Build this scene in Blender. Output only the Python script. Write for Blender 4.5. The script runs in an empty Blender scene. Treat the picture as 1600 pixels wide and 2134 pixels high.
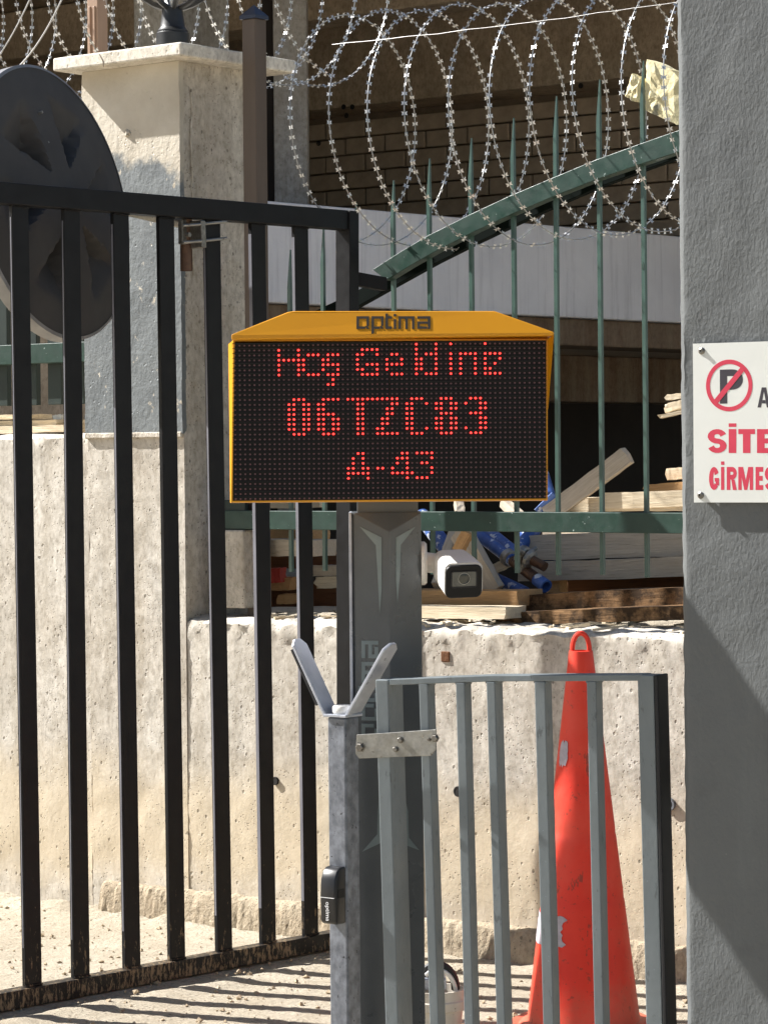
import bpy, bmesh, math, random
from mathutils import Vector, Matrix, noise
random.seed(7)
R = math.radians
scene = bpy.context.scene
C = scene.collection

# ---------------------------------------------------------------- camera
F = 6000.0                      # focal length in photo pixels (1600 wide)
HOR = 960.0                     # photo row of the horizon
cam_d = bpy.data.cameras.new('Camera')
cam = bpy.data.objects.new('Camera', cam_d); C.objects.link(cam)
cam_d.sensor_fit = 'HORIZONTAL'; cam_d.sensor_width = 36.0; cam_d.lens = 36.0 * F / 1600.0
cam_d.clip_start = 0.1; cam_d.clip_end = 500
EYE = Vector((0, 0, 1.6))
ROT = Matrix.Rotation(R(90) - math.atan((1067 - HOR) / F), 3, 'X') @ Matrix.Rotation(R(-0.5), 3, 'Z')
cam.matrix_world = Matrix.Translation(EYE) @ ROT.to_4x4()
scene.camera = cam
scene.cycles.use_denoising = True

# ---------------------------------------------------------------- light
SUN = Vector((1.0, -0.385, -0.93)).normalized()      # direction the light travels
world = bpy.data.worlds.new('World'); scene.world = world; world.use_nodes = True
wn = world.node_tree.nodes; wl = world.node_tree.links
sky = wn.new('ShaderNodeTexSky'); sky.sky_type = 'NISHITA'; sky.sun_disc = False
sky.sun_elevation = math.asin(-SUN.z); sky.sun_rotation = math.atan2(-SUN.x, -SUN.y)
sky.air_density = 1.0; sky.dust_density = 1.5
wl.new(sky.outputs[0], wn['Background'].inputs[0]); wn['Background'].inputs[1].default_value = 0.046
sun_d = bpy.data.lights.new('Sun', 'SUN'); sun_d.energy = 5.0; sun_d.angle = R(0.53); sun_d.color = (1.0, 0.975, 0.94)
sun = bpy.data.objects.new('Sun', sun_d); C.objects.link(sun)
sun.rotation_euler = SUN.to_track_quat('-Z', 'Y').to_euler()
sun.location = (-8, 4, 10)
vs = scene.view_settings
vs.view_transform = 'Standard'; vs.look = 'None'; vs.exposure = 1.28; vs.gamma = 1.0; vs.use_curve_mapping = False

# ---------------------------------------------------------------- layout helpers (photo pixel -> place)
def ray(px, py):
    return ROT @ Vector(((px - 800) / F, (1067 - py) / F, -1.0))
def P(px, py, depth):
    d = ray(px, py); return EYE + d * (depth / d.y)
def VP(px, py, p0, d):                              # on the vertical plane through p0 along d
    r = ray(px, py); n = Vector((d[1], -d[0], 0)); q = Vector((p0[0], p0[1], 0)) - EYE
    return EYE + r * (q.dot(n) / r.dot(n))

# ---------------------------------------------------------------- mesh helpers
class MB:
    def __init__(self): self.v = []; self.f = []
    def add(self, vs_, fs_):
        o = len(self.v); self.v += [Vector(a) for a in vs_]; self.f += [tuple(i + o for i in q) for q in fs_]; return self
    def box(self, c, size, M=None):                 # M: 3x3 with local axes as columns
        c = Vector(c); hx, hy, hz = size[0] / 2, size[1] / 2, size[2] / 2
        M = M or Matrix.Identity(3)
        pts = [c + M @ Vector((x * hx, y * hy, z * hz)) for z in (-1, 1) for y in (-1, 1) for x in (-1, 1)]
        return self.add(pts, [(0, 2, 3, 1), (4, 5, 7, 6), (0, 1, 5, 4), (2, 6, 7, 3), (0, 4, 6, 2), (1, 3, 7, 5)])
    def bar(self, A, B, a, w, n, d):                # a bar from A to B, width w along a, depth d along n
        A = Vector(A); B = Vector(B); a = Vector(a) * w / 2; n = Vector(n) * d / 2
        pts = [p + sa * a + sn * n for p in (A, B) for sn in (-1, 1) for sa in (-1, 1)]
        return self.add(pts, [(0, 2, 3, 1), (4, 5, 7, 6), (0, 1, 5, 4), (2, 6, 7, 3), (0, 4, 6, 2), (1, 3, 7, 5)])
    def tube(self, pts, r, seg=8, cap=True, closed=False):
        pts = [Vector(p) for p in pts]; n = len(pts); rr = r if isinstance(r, (list, tuple)) else [r] * n
        o = len(self.v); up = None
        for i, p in enumerate(pts):
            if closed: t = pts[(i + 1) % n] - pts[i - 1]
            else: t = pts[min(i + 1, n - 1)] - pts[max(i - 1, 0)]
            t = t.normalized()
            if up is None: up = t.orthogonal().normalized()
            up = (up - t * up.dot(t)); up = up.normalized() if up.length > 1e-6 else t.orthogonal().normalized()
            s = t.cross(up)
            for k in range(seg):
                a = 2 * math.pi * k / seg
                self.v.append(p + (up * math.cos(a) + s * math.sin(a)) * rr[i])
        m = n if closed else n - 1
        for i in range(m):
            j = (i + 1) % n
            for k in range(seg):
                l = (k + 1) % seg
                self.f.append((o + i * seg + k, o + i * seg + l, o + j * seg + l, o + j * seg + k))
        if cap and not closed:
            self.f.append(tuple(o + k for k in reversed(range(seg))))
            self.f.append(tuple(o + (n - 1) * seg + k for k in range(seg)))
        return self
    def lathe(self, c, prof, seg=32, M=None, cap=True):      # prof: (radius, height)
        c = Vector(c); M = M or Matrix.Identity(3); o = len(self.v)
        for r, h in prof:
            for k in range(seg):
                a = 2 * math.pi * k / seg
                self.v.append(c + M @ Vector((r * math.cos(a), r * math.sin(a), h)))
        for i in range(len(prof) - 1):
            for k in range(seg):
                l = (k + 1) % seg
                self.f.append((o + i * seg + k, o + i * seg + l, o + (i + 1) * seg + l, o + (i + 1) * seg + k))
        if cap:
            self.f.append(tuple(o + k for k in reversed(range(seg))))
            self.f.append(tuple(o + (len(prof) - 1) * seg + k for k in range(seg)))
        return self
    def prism(self, poly, ext):                     # poly: 3D points, extruded by vector ext
        poly = [Vector(p) for p in poly]; e = Vector(ext); n = len(poly)
        fs = [tuple(range(n)), tuple(reversed(range(n, 2 * n)))]
        fs += [(i, i + n, (i + 1) % n + n, (i + 1) % n) for i in range(n)]
        return self.add(poly + [p + e for p in poly], fs)

ORG = {}
def origin(o):
    while o.parent: o = o.parent
    return Vector(o.location)
def build(name, mb, m, parent=None, bevel=0, segs=2, smooth=False, at=None):
    me = bpy.data.meshes.new(name)
    off = origin(parent) if parent else (Vector(at) if at is not None else Vector((0, 0, 0)))
    me.from_pydata([tuple(v - off) for v in mb.v], [], mb.f)
    bm = bmesh.new(); bm.from_mesh(me)
    bmesh.ops.recalc_face_normals(bm, faces=bm.faces)
    if bevel:
        es = [e for e in bm.edges if len(e.link_faces) == 2 and e.calc_face_angle(0) > R(35)]
        bmesh.ops.bevel(bm, geom=es, offset=bevel, segments=segs, affect='EDGES', profile=0.5, clamp_overlap=True)
    if smooth:
        for f in bm.faces: f.smooth = True
        for e in bm.edges:
            if len(e.link_faces) == 2 and e.calc_face_angle(0) > R(40): e.smooth = False
    bm.to_mesh(me); bm.free()
    o = bpy.data.objects.new(name, me); C.objects.link(o)
    if m: me.materials.append(m)
    if parent: o.parent = parent
    elif at is not None: o.location = at
    return o
def tag(o, label=None, cat=None, group=None, kind=None):
    if label: o['label'] = label
    if cat: o['category'] = cat
    if group: o['group'] = group
    if kind: o['kind'] = kind
    return o
def thing(name, loc, label, cat, group=None):
    o = bpy.data.objects.new(name, None); C.objects.link(o); o.location = loc; o.empty_display_size = 0.1
    return tag(o, label, cat, group)
def frame(x, z=(0, 0, 1)):                           # 3x3 with x axis along x, z roughly z
    x = Vector(x).normalized(); y = Vector(z).cross(x).normalized(); zz = x.cross(y)
    return Matrix((x, y, zz)).transposed()
def fbm(p, o=4): return noise.fractal(Vector(p), 1.0, 2.0, o)

# ---------------------------------------------------------------- materials
def srgb(r, g, b):
    f = lambda c: (c / 255 / 12.92) if c / 255 <= 0.04045 else ((c / 255 + 0.055) / 1.055) ** 2.4
    return (f(r), f(g), f(b), 1)
class NT:
    def __init__(self, name, rough=0.6, metal=0.0, spec=0.5):
        self.m = bpy.data.materials.new(name); self.m.use_nodes = True
        self.n = self.m.node_tree.nodes; self.l = self.m.node_tree.links
        self.b = self.n['Principled BSDF']; self.b.inputs['Roughness'].default_value = rough
        self.b.inputs['Metallic'].default_value = metal; self.b.inputs['Specular IOR Level'].default_value = spec
        tc = self.n.new('ShaderNodeTexCoord'); self.co = tc.outputs['Object']; self.hgt = None
    def mapped(self, sc, rot=(0, 0, 0)):
        mp = self.n.new('ShaderNodeMapping'); mp.inputs['Scale'].default_value = sc; mp.inputs['Rotation'].default_value = rot
        self.l.new(self.co, mp.inputs[0]); return mp.outputs[0]
    def noise(self, scale, detail=5, rough=0.55, sc=(1, 1, 1), dist=0.0, rot=(0, 0, 0)):
        t = self.n.new('ShaderNodeTexNoise'); t.inputs['Scale'].default_value = scale; t.inputs['Detail'].default_value = detail
        t.inputs['Roughness'].default_value = rough; t.inputs['Distortion'].default_value = dist
        self.l.new(self.mapped(sc, rot), t.inputs['Vector']); return t.outputs['Fac']
    def voro(self, scale, sc=(1, 1, 1), feature='F1'):
        t = self.n.new('ShaderNodeTexVoronoi'); t.inputs['Scale'].default_value = scale; t.feature = feature
        self.l.new(self.mapped(sc), t.inputs['Vector']); return t
    def ramp(self, fac, stops):
        r = self.n.new('ShaderNodeValToRGB'); e = r.color_ramp.elements
        while len(e) < len(stops): e.new(0.5)
        for el, (p, c) in zip(e, stops):
            el.position = p; el.color = c if not isinstance(c, (int, float)) else (c, c, c, 1)
        self.l.new(fac, r.inputs[0]); return r.outputs[0]
    def mix(self, fac, a, b, mode='MIX'):
        x = self.n.new('ShaderNodeMix'); x.data_type = 'RGBA'; x.blend_type = mode
        for i, s in ((0, fac), (6, a), (7, b)):
            if hasattr(s, 'is_output'): self.l.new(s, x.inputs[i])
            else: x.inputs[i].default_value = s
        return x.outputs[2]
    def math(self, op, a, b=0.0, clamp=False):
        x = self.n.new('ShaderNodeMath'); x.operation = op; x.use_clamp = clamp
        for i, s in enumerate((a, b)):
            if hasattr(s, 'is_output'): self.l.new(s, x.inputs[i])
            else: x.inputs[i].default_value = s
        return x.outputs[0]
    def axis(self, k):
        s = self.n.new('ShaderNodeSeparateXYZ'); self.l.new(self.co, s.inputs[0]); return s.outputs[k]
    def color(self, c):
        if hasattr(c, 'is_output'): self.l.new(c, self.b.inputs['Base Color'])
        else: self.b.inputs['Base Color'].default_value = c
        return self
    def bump(self, h, strength=0.3, dist=0.01):
        b = self.n.new('ShaderNodeBump'); b.inputs['Strength'].default_value = strength; b.inputs['Distance'].default_value = dist
        self.l.new(h, b.inputs['Height'])
        if self.hgt: self.l.new(self.hgt, b.inputs['Normal'])
        self.hgt = b.outputs[0]; self.l.new(self.hgt, self.b.inputs['Normal']); return self
    def rough(self, s): self.l.new(s, self.b.inputs['Roughness']); return self

def simple(name, c1, c2=None, rough=0.5, metal=0.0, scale=12, sc=(1, 1, 1), spots=None, spot_scale=60, spot_at=0.68, bump=0, bscale=120, spec=0.5, rvar=0.0):
    t = NT(name, rough, metal, spec)
    c = c1
    if c2: c = t.ramp(t.noise(scale, 6, 0.6, sc), [(0.33, c1), (0.67, c2)])
    if spots: c = t.mix(t.ramp(t.noise(spot_scale, 3, 0.6), [(spot_at, 0), (spot_at + 0.04, 1)]), c, spots)
    t.color(c)
    if rvar: t.rough(t.ramp(t.noise(scale * 1.7, 4), [(0.3, max(0.05, rough - rvar)), (0.7, min(1, rough + rvar))]))
    if bump: t.bump(t.noise(bscale, 4), bump, 0.004)
    return t.m

def concrete(name, base, base2, stain=True, pits=1.0, rough_bump=0.2, streak=0.6):
    t = NT(name, 0.88, 0, 0.25)
    c = t.ramp(t.noise(2.2, 7, 0.6), [(0.3, base), (0.7, base2)])
    c = t.mix(0.6, c, t.ramp(t.noise(28, 5, 0.6), [(0.3, (0.55, 0.53, 0.5, 1)), (0.65, (1, 1, 1, 1))]), 'MULTIPLY')
    c = t.mix(0.38, c, t.ramp(t.noise(9, 7, 0.7), [(0.32, (0.62, 0.6, 0.57, 1)), (0.6, (1, 1, 1, 1))]), 'MULTIPLY')
    c = t.mix(0.5, c, t.ramp(t.noise(70, 5, 0.7, (1, 1, 0.5)), [(0.36, (0.45, 0.42, 0.38, 1)), (0.52, (1, 1, 1, 1))]), 'MULTIPLY')
    st = t.ramp(t.noise(3.0, 6, 0.65, (3.0, 3.0, 0.35)), [(0.42, 0.0), (0.75, streak)])
    c = t.mix(st, c, srgb(148, 136, 116))
    if stain:
        z = t.axis(2)
        zz = t.math('ADD', z, t.math('MULTIPLY', t.math('SUBTRACT', t.noise(4, 4), 0.5), 0.35))
        band = t.ramp(zz, [(0.08, 0.15), (0.2, 0.75), (0.42, 0.7), (0.62, 0.0)])
        c = t.mix(band, c, srgb(206, 190, 162))
    v = t.voro(30, (1, 1, 0.8)); v2 = t.voro(75)
    gate = t.ramp(t.noise(7, 3), [(0.44, 0), (0.54, 1)])
    p1 = t.math('MULTIPLY', t.ramp(v.outputs['Distance'], [(0.10, 1), (0.17, 0)]), gate)
    gate2 = t.ramp(t.noise(11, 3), [(0.45, 0), (0.56, 1)])
    p2 = t.math('MULTIPLY', t.ramp(v2.outputs['Distance'], [(0.13, 1), (0.22, 0)]), gate2)
    pm = t.math('MULTIPLY', t.math('ADD', p1, p2, True), pits, True)
    c = t.mix(t.math('MULTIPLY', pm, 0.65), c, srgb(96, 88, 76))
    t.color(c)
    t.bump(t.math('SUBTRACT', 1.0, pm), 0.6, 0.006)
    t.bump(t.noise(60, 6, 0.65), rough_bump, 0.008)
    t.bump(t.noise(6, 4, 0.6, (1, 1, 0.4)), 0.10, 0.03)
    return t.m

M = {}
M['wall'] = concrete('wall_concrete', srgb(224, 219, 209), srgb(208, 200, 187))
M['column'] = concrete('column_concrete', srgb(230, 223, 210), srgb(210, 201, 186), stain=False, pits=1.0, rough_bump=0.6)
M['footing'] = concrete('footing_concrete', srgb(206, 192, 168), srgb(180, 164, 140), stain=False, rough_bump=1.0)
M['cap'] = concrete('cap_stone', srgb(250, 246, 236), srgb(240, 232, 216), stain=False, pits=0.6, rough_bump=0.15, streak=0.15)

def plaster_paint():                                  # grey paint worn off the plaster
    t = NT('worn_grey_paint', 0.6, 0, 0.4)
    con = t.ramp(t.noise(5, 7, 0.6), [(0.3, srgb(206, 198, 182)), (0.7, srgb(184, 174, 156))])
    grey = t.ramp(t.noise(9, 6, 0.6), [(0.3, srgb(104, 109, 111)), (0.7, srgb(120, 125, 126))])
    z = t.axis(2)
    zz = t.math('ADD', z, t.math('MULTIPLY', t.math('SUBTRACT', t.noise(9, 6, 0.7), 0.5), 0.22))
    zz = t.math('ADD', zz, t.math('MULTIPLY', t.axis(0), 0.30))
    painted = t.ramp(t.math('MULTIPLY', zz, 0.25), [(0.650, 1), (0.660, 0)])
    chips = t.ramp(t.noise(22, 5, 0.65, (1, 1, 0.6)), [(0.63, 1), (0.66, 0)])
    t.color(t.mix(t.math('MULTIPLY', painted, chips), con, grey))
    v = t.voro(42); g = t.ramp(t.noise(8, 3), [(0.52, 0), (0.6, 1)])
    pm = t.math('MULTIPLY', t.ramp(v.outputs['Distance'], [(0.10, 1), (0.2, 0)]), g)
    t.bump(t.math('SUBTRACT', 1.0, pm), 0.5, 0.006)
    t.bump(t.noise(70, 6, 0.6), 0.3, 0.008); t.bump(t.noise(12, 5, 0.6, (1, 1, 0.6)), 0.3, 0.02)
    return t.m
M['plaster'] = plaster_paint()

def ground_mat():
    t = NT('dirt_ground', 0.95, 0, 0.15)
    c = t.ramp(t.noise(1.6, 7, 0.62), [(0.3, srgb(204, 194, 175)), (0.7, srgb(186, 174, 154))])
    c = t.mix(t.ramp(t.noise(7, 7, 0.7), [(0.45, 0), (0.7, 0.5)]), c, srgb(164, 150, 128))
    c = t.mix(t.ramp(t.noise(130, 4, 0.7), [(0.54, 0), (0.66, 0.7)]), c, srgb(128, 114, 92))
    c = t.mix(t.ramp(t.noise(45, 5, 0.75), [(0.56, 0), (0.68, 0.6)]), c, srgb(224, 214, 196))
    v = t.voro(38); c = t.mix(t.math('MULTIPLY', t.ramp(v.outputs['Distance'], [(0.10, 1), (0.2, 0)]), t.ramp(t.noise(6, 3), [(0.5, 0), (0.6, 0.8)])), c, srgb(116, 102, 84))
    t.color(c); t.bump(t.noise(90, 6, 0.75), 0.9, 0.014); t.bump(t.noise(22, 6, 0.7), 0.6, 0.03)
    return t.m
M['ground'] = ground_mat()
M['stone'] = simple('pebble', srgb(190, 172, 144), srgb(150, 132, 108), 0.95, scale=30, bump=0.4)

def black_paint(name, dirt=True):
    t = NT(name, 0.42, 0, 0.22)
    c = t.ramp(t.noise(14, 5), [(0.3, srgb(17, 17, 19)), (0.7, srgb(24, 24, 26))])
    if dirt:
        z = t.axis(2)
        zz = t.math('ADD', z, t.math('MULTIPLY', t.math('SUBTRACT', t.noise(6, 4), 0.5), 0.3))
        low = t.ramp(zz, [(0.02, 0.24), (0.10, 0.14), (0.5, 0.0)])
        sp = t.noise(60, 5, 0.75, (1.6, 1.6, 0.45))
        d = t.ramp(t.math('ADD', sp, low), [(0.72, 0), (0.80, 0.85)])
        c = t.mix(d, c, srgb(142, 122, 96))
    t.color(c); t.bump(t.noise(180, 3), 0.08, 0.003)
    t.rough(t.ramp(t.noise(20, 4), [(0.3, 0.32), (0.7, 0.52)]))
    return t.m
M['black_gate'] = black_paint('black_gate_paint')
def gate_paint():
    t = NT('grey_gate_paint', 0.42, 0, 0.5)
    c = t.ramp(t.noise(8, 6, 0.6, (1, 1, 0.4)), [(0.3, srgb(103, 111, 114)), (0.7, srgb(122, 130, 133))])
    c = t.mix(t.ramp(t.noise(50, 4, 0.7, (1, 1, 0.35)), [(0.62, 0), (0.68, 0.55)]), c, srgb(66, 70, 72))
    c = t.mix(t.ramp(t.noise(6, 5, 0.7, (2, 2, 0.5)), [(0.66, 0), (0.78, 0.75)]), c, srgb(128, 106, 82))
    c = t.mix(t.ramp(t.noise(80, 3, 0.6), [(0.72, 0), (0.75, 0.7)]), c, srgb(150, 160, 166))
    t.color(c); t.bump(t.noise(60, 4), 0.12, 0.004); t.bump(t.noise(9, 3, 0.5, (1, 1, 0.3)), 0.08, 0.01)
    t.rough(t.ramp(t.noise(14, 4), [(0.3, 0.3), (0.7, 0.55)])); return t.m
M['grey_gate'] = gate_paint()
M['sunlit_edge'] = simple('painted_sunlit_edge', srgb(128, 128, 136), srgb(104, 104, 112), 0.45, 0.2, scale=14, sc=(1, 1, 0.3))  # pale grey stands for sunlight on the gate bars' left sides
M['under'] = simple('shaded_green_rail', srgb(10, 18, 15), srgb(14, 22, 19), 0.7, scale=12, spec=0.05)  # near-black green carries the shade of the rear rail
M['rubber'] = simple('black_rubber', srgb(18, 19, 22), srgb(26, 26, 30), 0.6, scale=20)
M['post'] = simple('galvanised_grey_post', srgb(92, 96, 104), srgb(134, 139, 148), 0.38, 0.35, scale=45, sc=(1, 1, 0.8), spots=srgb(50, 51, 54), spot_scale=90, spot_at=0.66, bump=0.08, rvar=0.1)
M['galv'] = simple('galvanised_steel', srgb(132, 131, 126), srgb(164, 163, 158), 0.42, 0.7, scale=38, spots=srgb(100, 96, 88), spot_scale=50, spot_at=0.66, bump=0.15, rvar=0.15)
M['fork'] = simple('pale_worn_steel', srgb(158, 163, 174), srgb(184, 188, 196), 0.35, 0.3, scale=18, spots=srgb(70, 70, 74), spot_scale=26, spot_at=0.70, bump=0.1, rvar=0.12)
M['bolt'] = simple('bolt_steel', srgb(140, 138, 132), srgb(110, 106, 100), 0.4, 0.8, scale=80)
M['totem'] = simple('graphite_powder_coat', srgb(80, 84, 87), srgb(92, 96, 99), 0.32, 0.25, scale=6, spots=srgb(100, 103, 104), spot_scale=150, spot_at=0.70, rvar=0.08, spec=0.5)
M['chevron'] = simple('pale_teal_inlay', srgb(112, 124, 126), srgb(124, 136, 138), 0.35, 0.2, scale=20)
M['yellow'] = simple('yellow_powder_coat', srgb(214, 147, 0), srgb(208, 140, 0), 0.42, scale=5, bump=0.03, bscale=300)
M['led_black'] = simple('black_led_mask', srgb(12, 11, 12), srgb(17, 15, 16), 0.6, scale=40)
M['led_off'] = simple('unlit_led', srgb(156, 100, 106), srgb(134, 92, 98), 0.3, scale=300)
def emis():
    t = NT('lit_red_led', 0.4); t.color(srgb(255, 60, 50))
    t.b.inputs['Emission Color'].default_value = (1.0, 0.024, 0.02, 1); t.b.inputs['Emission Strength'].default_value = 3.2
    return t.m
M['led_on'] = emis()
M['logo'] = simple('dark_cutout', srgb(42, 36, 26), srgb(52, 46, 36), 0.5, scale=20)
M['white_plastic'] = simple('camera_white', srgb(214, 212, 206), srgb(222, 220, 215), 0.4, scale=10)
M['cam_black'] = simple('camera_black', srgb(14, 14, 15), srgb(18, 18, 19), 0.5, scale=20, spec=0.3)
M['lens'] = simple('lens_window', srgb(86, 88, 84), srgb(100, 102, 98), 0.08, 0.2, scale=30)
M['lens2'] = simple('lens_glass', srgb(70, 72, 68), srgb(84, 84, 78), 0.05, 0.3, scale=50)
M['photocell'] = simple('photocell_black', srgb(22, 22, 24), srgb(28, 28, 30), 0.35, scale=15)
M['white_print'] = simple('white_print', srgb(225, 225, 225), srgb(215, 215, 215), 0.5, scale=30)
def cone_mat():
    t = NT('orange_cone_plastic', 0.5, 0, 0.4)
    c = t.ramp(t.noise(6, 6, 0.6), [(0.3, srgb(226, 50, 32)), (0.7, srgb(234, 64, 42))])
    z = t.axis(2)
    zz = t.math('ADD', z, t.math('MULTIPLY', t.math('SUBTRACT', t.noise(10, 5, 0.7), 0.5), 0.3))
    c = t.mix(t.ramp(zz, [(0.0, 0.55), (0.16, 0.0)]), c, srgb(150, 122, 96))
    c = t.mix(t.ramp(t.noise(26, 4, 0.7, (1, 1, 0.35)), [(0.63, 0), (0.66, 0.8)]), c, srgb(126, 60, 46))
    c = t.mix(t.ramp(t.noise(60, 4, 0.7), [(0.62, 0), (0.67, 0.6)]), c, srgb(116, 56, 44))
    c = t.mix(t.ramp(t.noise(4, 5, 0.6), [(0.45, 0), (0.72, 0.45)]), c, srgb(230, 108, 86))
    t.color(c); t.bump(t.noise(40, 5), 0.15, 0.004); return t.m
M['cone'] = cone_mat()
M['tape'] = simple('worn_white_tape', srgb(186, 178, 186), srgb(160, 150, 158), 0.5, scale=40, bump=0.2)
def green(name, a, b):
    return simple(name, a, b, 0.45, scale=16, sc=(1, 1, 1), spots=srgb(168, 186, 180), spot_scale=70, spot_at=0.70, bump=0.08, rvar=0.12)
M['green'] = green('green_fence_paint', srgb(24, 52, 43), srgb(33, 63, 53))
M['picket'] = simple('green_picket_paint', srgb(54, 80, 72), srgb(66, 93, 84), 0.35, scale=20, spec=0.7, spots=srgb(130, 100, 78), spot_scale=60, spot_at=0.74)
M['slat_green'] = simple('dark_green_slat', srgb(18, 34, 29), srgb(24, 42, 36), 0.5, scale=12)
M['wire'] = simple('razor_steel', srgb(150, 150, 148), srgb(172, 172, 170), 0.35, 0.6, scale=60)
M['blade'] = simple('razor_blade_steel', srgb(222, 222, 220), srgb(236, 236, 234), 0.3, 0.35, scale=60)
M['pillar'] = None
def pillar_mat():
    t = NT('grey_textured_plaster', 0.62, 0, 0.4)
    c = t.ramp(t.noise(3, 6, 0.6), [(0.3, srgb(92, 95, 96)), (0.7, srgb(101, 104, 104))])
    c = t.mix(t.ramp(t.noise(26, 3, 0.6), [(0.74, 0), (0.76, 0.7)]), c, srgb(140, 144, 143))
    c = t.mix(t.ramp(t.noise(5, 6, 0.7, (3, 3, 0.3)), [(0.5, 0), (0.72, 0.4)]), c, srgb(112, 116, 116))
    c = t.mix(t.ramp(t.noise(9, 6, 0.75), [(0.56, 0), (0.72, 0.35)]), c, srgb(80, 82, 82))
    t.color(c)
    h = t.ramp(t.noise(150, 3, 0.5, (1, 1, 0.6), 0.5), [(0.35, 0), (0.65, 1)])
    t.bump(h, 0.14, 0.004); t.bump(t.noise(24, 4), 0.10, 0.01)
    return t.m
M['pillar'] = pillar_mat()
M['chip'] = simple('chipped_plaster', srgb(206, 210, 206), srgb(186, 190, 186), 0.8, scale=60, bump=0.4)
M['sign_white'] = simple('sign_white', srgb(224, 226, 222), srgb(214, 216, 210), 0.4, scale=4)
M['sign_red'] = simple('sign_red', srgb(206, 60, 84), srgb(200, 54, 78), 0.45, scale=30)
M['sign_dark'] = simple('sign_dark', srgb(54, 50, 58), srgb(60, 56, 64), 0.45, scale=30)
M['mirror_back'] = simple('dark_grey_plastic', srgb(76, 74, 73), srgb(84, 82, 80), 0.65, scale=8, bump=0.05, spec=0.2)
M['rim'] = simple('grey_rim', srgb(150, 150, 150), srgb(128, 128, 130), 0.45, 0.2, scale=10)
M['brown_post'] = simple('brown_painted_steel', srgb(86, 72, 60), srgb(98, 83, 70), 0.5, scale=10, sc=(1, 1, 0.3))
M['tan_post'] = simple('tan_post', srgb(170, 142, 120), srgb(156, 128, 106), 0.55, scale=14, sc=(2, 2, 0.2))
M['blue_cap'] = simple('blue_plastic_cap', srgb(38, 48, 72), srgb(30, 38, 58), 0.4, scale=20)
M['lamp_black'] = simple('black_cast_iron', srgb(34, 35, 36), srgb(46, 47, 48), 0.4, scale=30, bump=0.1)
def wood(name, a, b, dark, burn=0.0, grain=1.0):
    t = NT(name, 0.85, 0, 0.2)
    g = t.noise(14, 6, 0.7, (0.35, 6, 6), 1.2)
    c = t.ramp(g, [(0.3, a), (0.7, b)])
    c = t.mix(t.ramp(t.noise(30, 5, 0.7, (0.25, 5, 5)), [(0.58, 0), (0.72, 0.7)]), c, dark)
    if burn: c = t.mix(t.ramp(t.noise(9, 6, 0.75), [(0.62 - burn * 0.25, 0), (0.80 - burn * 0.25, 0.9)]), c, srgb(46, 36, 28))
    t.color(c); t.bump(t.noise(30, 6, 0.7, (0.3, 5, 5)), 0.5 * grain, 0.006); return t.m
M['wood_pale'] = wood('pale_sunbleached_wood', srgb(226, 212, 186), srgb(202, 184, 154), srgb(150, 128, 100))
M['wood_warm'] = wood('warm_brown_wood', srgb(212, 170, 122), srgb(186, 144, 98), srgb(128, 92, 60))
M['wood_grey'] = wood('weathered_grey_wood', srgb(206, 194, 176), srgb(182, 168, 148), srgb(132, 116, 96))
M['wood_burnt'] = wood('dirty_dark_wood', srgb(176, 138, 98), srgb(140, 106, 72), srgb(84, 62, 44), burn=0.9)
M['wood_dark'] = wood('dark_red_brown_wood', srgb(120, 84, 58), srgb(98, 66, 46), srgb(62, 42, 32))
M['red_paint'] = simple('red_painted_end', srgb(196, 70, 58), srgb(178, 58, 48), 0.6, scale=30, bump=0.2)
M['blue'] = simple('blue_prop_paint', srgb(44, 78, 146), srgb(70, 108, 176), 0.5, scale=18, spots=srgb(196, 202, 214), spot_scale=20, spot_at=0.56, bump=0.2, rvar=0.1)
M['thread'] = simple('rusty_thread', srgb(112, 86, 68), srgb(88, 68, 58), 0.5, 0.6, scale=40)
M['white_build'] = None
def parapet_mat():
    t = NT('white_concrete_parapet', 0.85, 0, 0.2)
    c = t.ramp(t.noise(3, 6, 0.6), [(0.3, srgb(240, 239, 242)), (0.7, srgb(226, 225, 229))])
    c = t.mix(t.ramp(t.noise(5, 5, 0.7, (5, 5, 0.25)), [(0.52, 0), (0.72, 0.45)]), c, srgb(176, 174, 178))
    t.color(c); t.bump(t.noise(30, 5), 0.2, 0.01); return t.m
M['white_build'] = parapet_mat()
M['build_grey'] = concrete('building_concrete', srgb(182, 178, 172), srgb(160, 156, 150), stain=False, pits=0.5)
M['build_light'] = concrete('building_light_concrete', srgb(232, 232, 230), srgb(216, 216, 215), stain=False, pits=0.3)
M['build_brown'] = concrete('building_brown_beam', srgb(214, 196, 172), srgb(190, 172, 150), stain=False, pits=0.4)
M['beam_dark'] = concrete('dark_brown_beam', srgb(140, 118, 98), srgb(118, 98, 80), stain=False, pits=0.4)
M['soffit'] = concrete('soffit_board', srgb(208, 190, 168), srgb(184, 168, 148), stain=False, pits=0.2)
M['block'] = simple('hollow_block', srgb(186, 168, 146), srgb(162, 145, 126), 0.9, scale=9, bump=0.4, bscale=60)
M['mortar'] = simple('dark_mortar', srgb(138, 122, 104), srgb(122, 108, 92), 0.95, scale=20)
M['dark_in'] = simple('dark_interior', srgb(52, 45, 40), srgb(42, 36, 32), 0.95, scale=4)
M['foam'] = simple('cream_broken_block', srgb(226, 216, 176), srgb(206, 194, 152), 0.9, scale=14, spots=srgb(150, 146, 128), spot_scale=16, spot_at=0.66, bump=0.8, bscale=50)
M['bucket'] = simple('dirty_white_bucket', srgb(214, 206, 192), srgb(192, 182, 166), 0.55, scale=12, spots=srgb(150, 138, 120), spot_scale=40, spot_at=0.66)
M['pipe_in'] = simple('pipe_dark', srgb(24, 22, 20), srgb(30, 28, 26), 0.8, scale=20)

UP = Vector((0, 0, 1))
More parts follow.
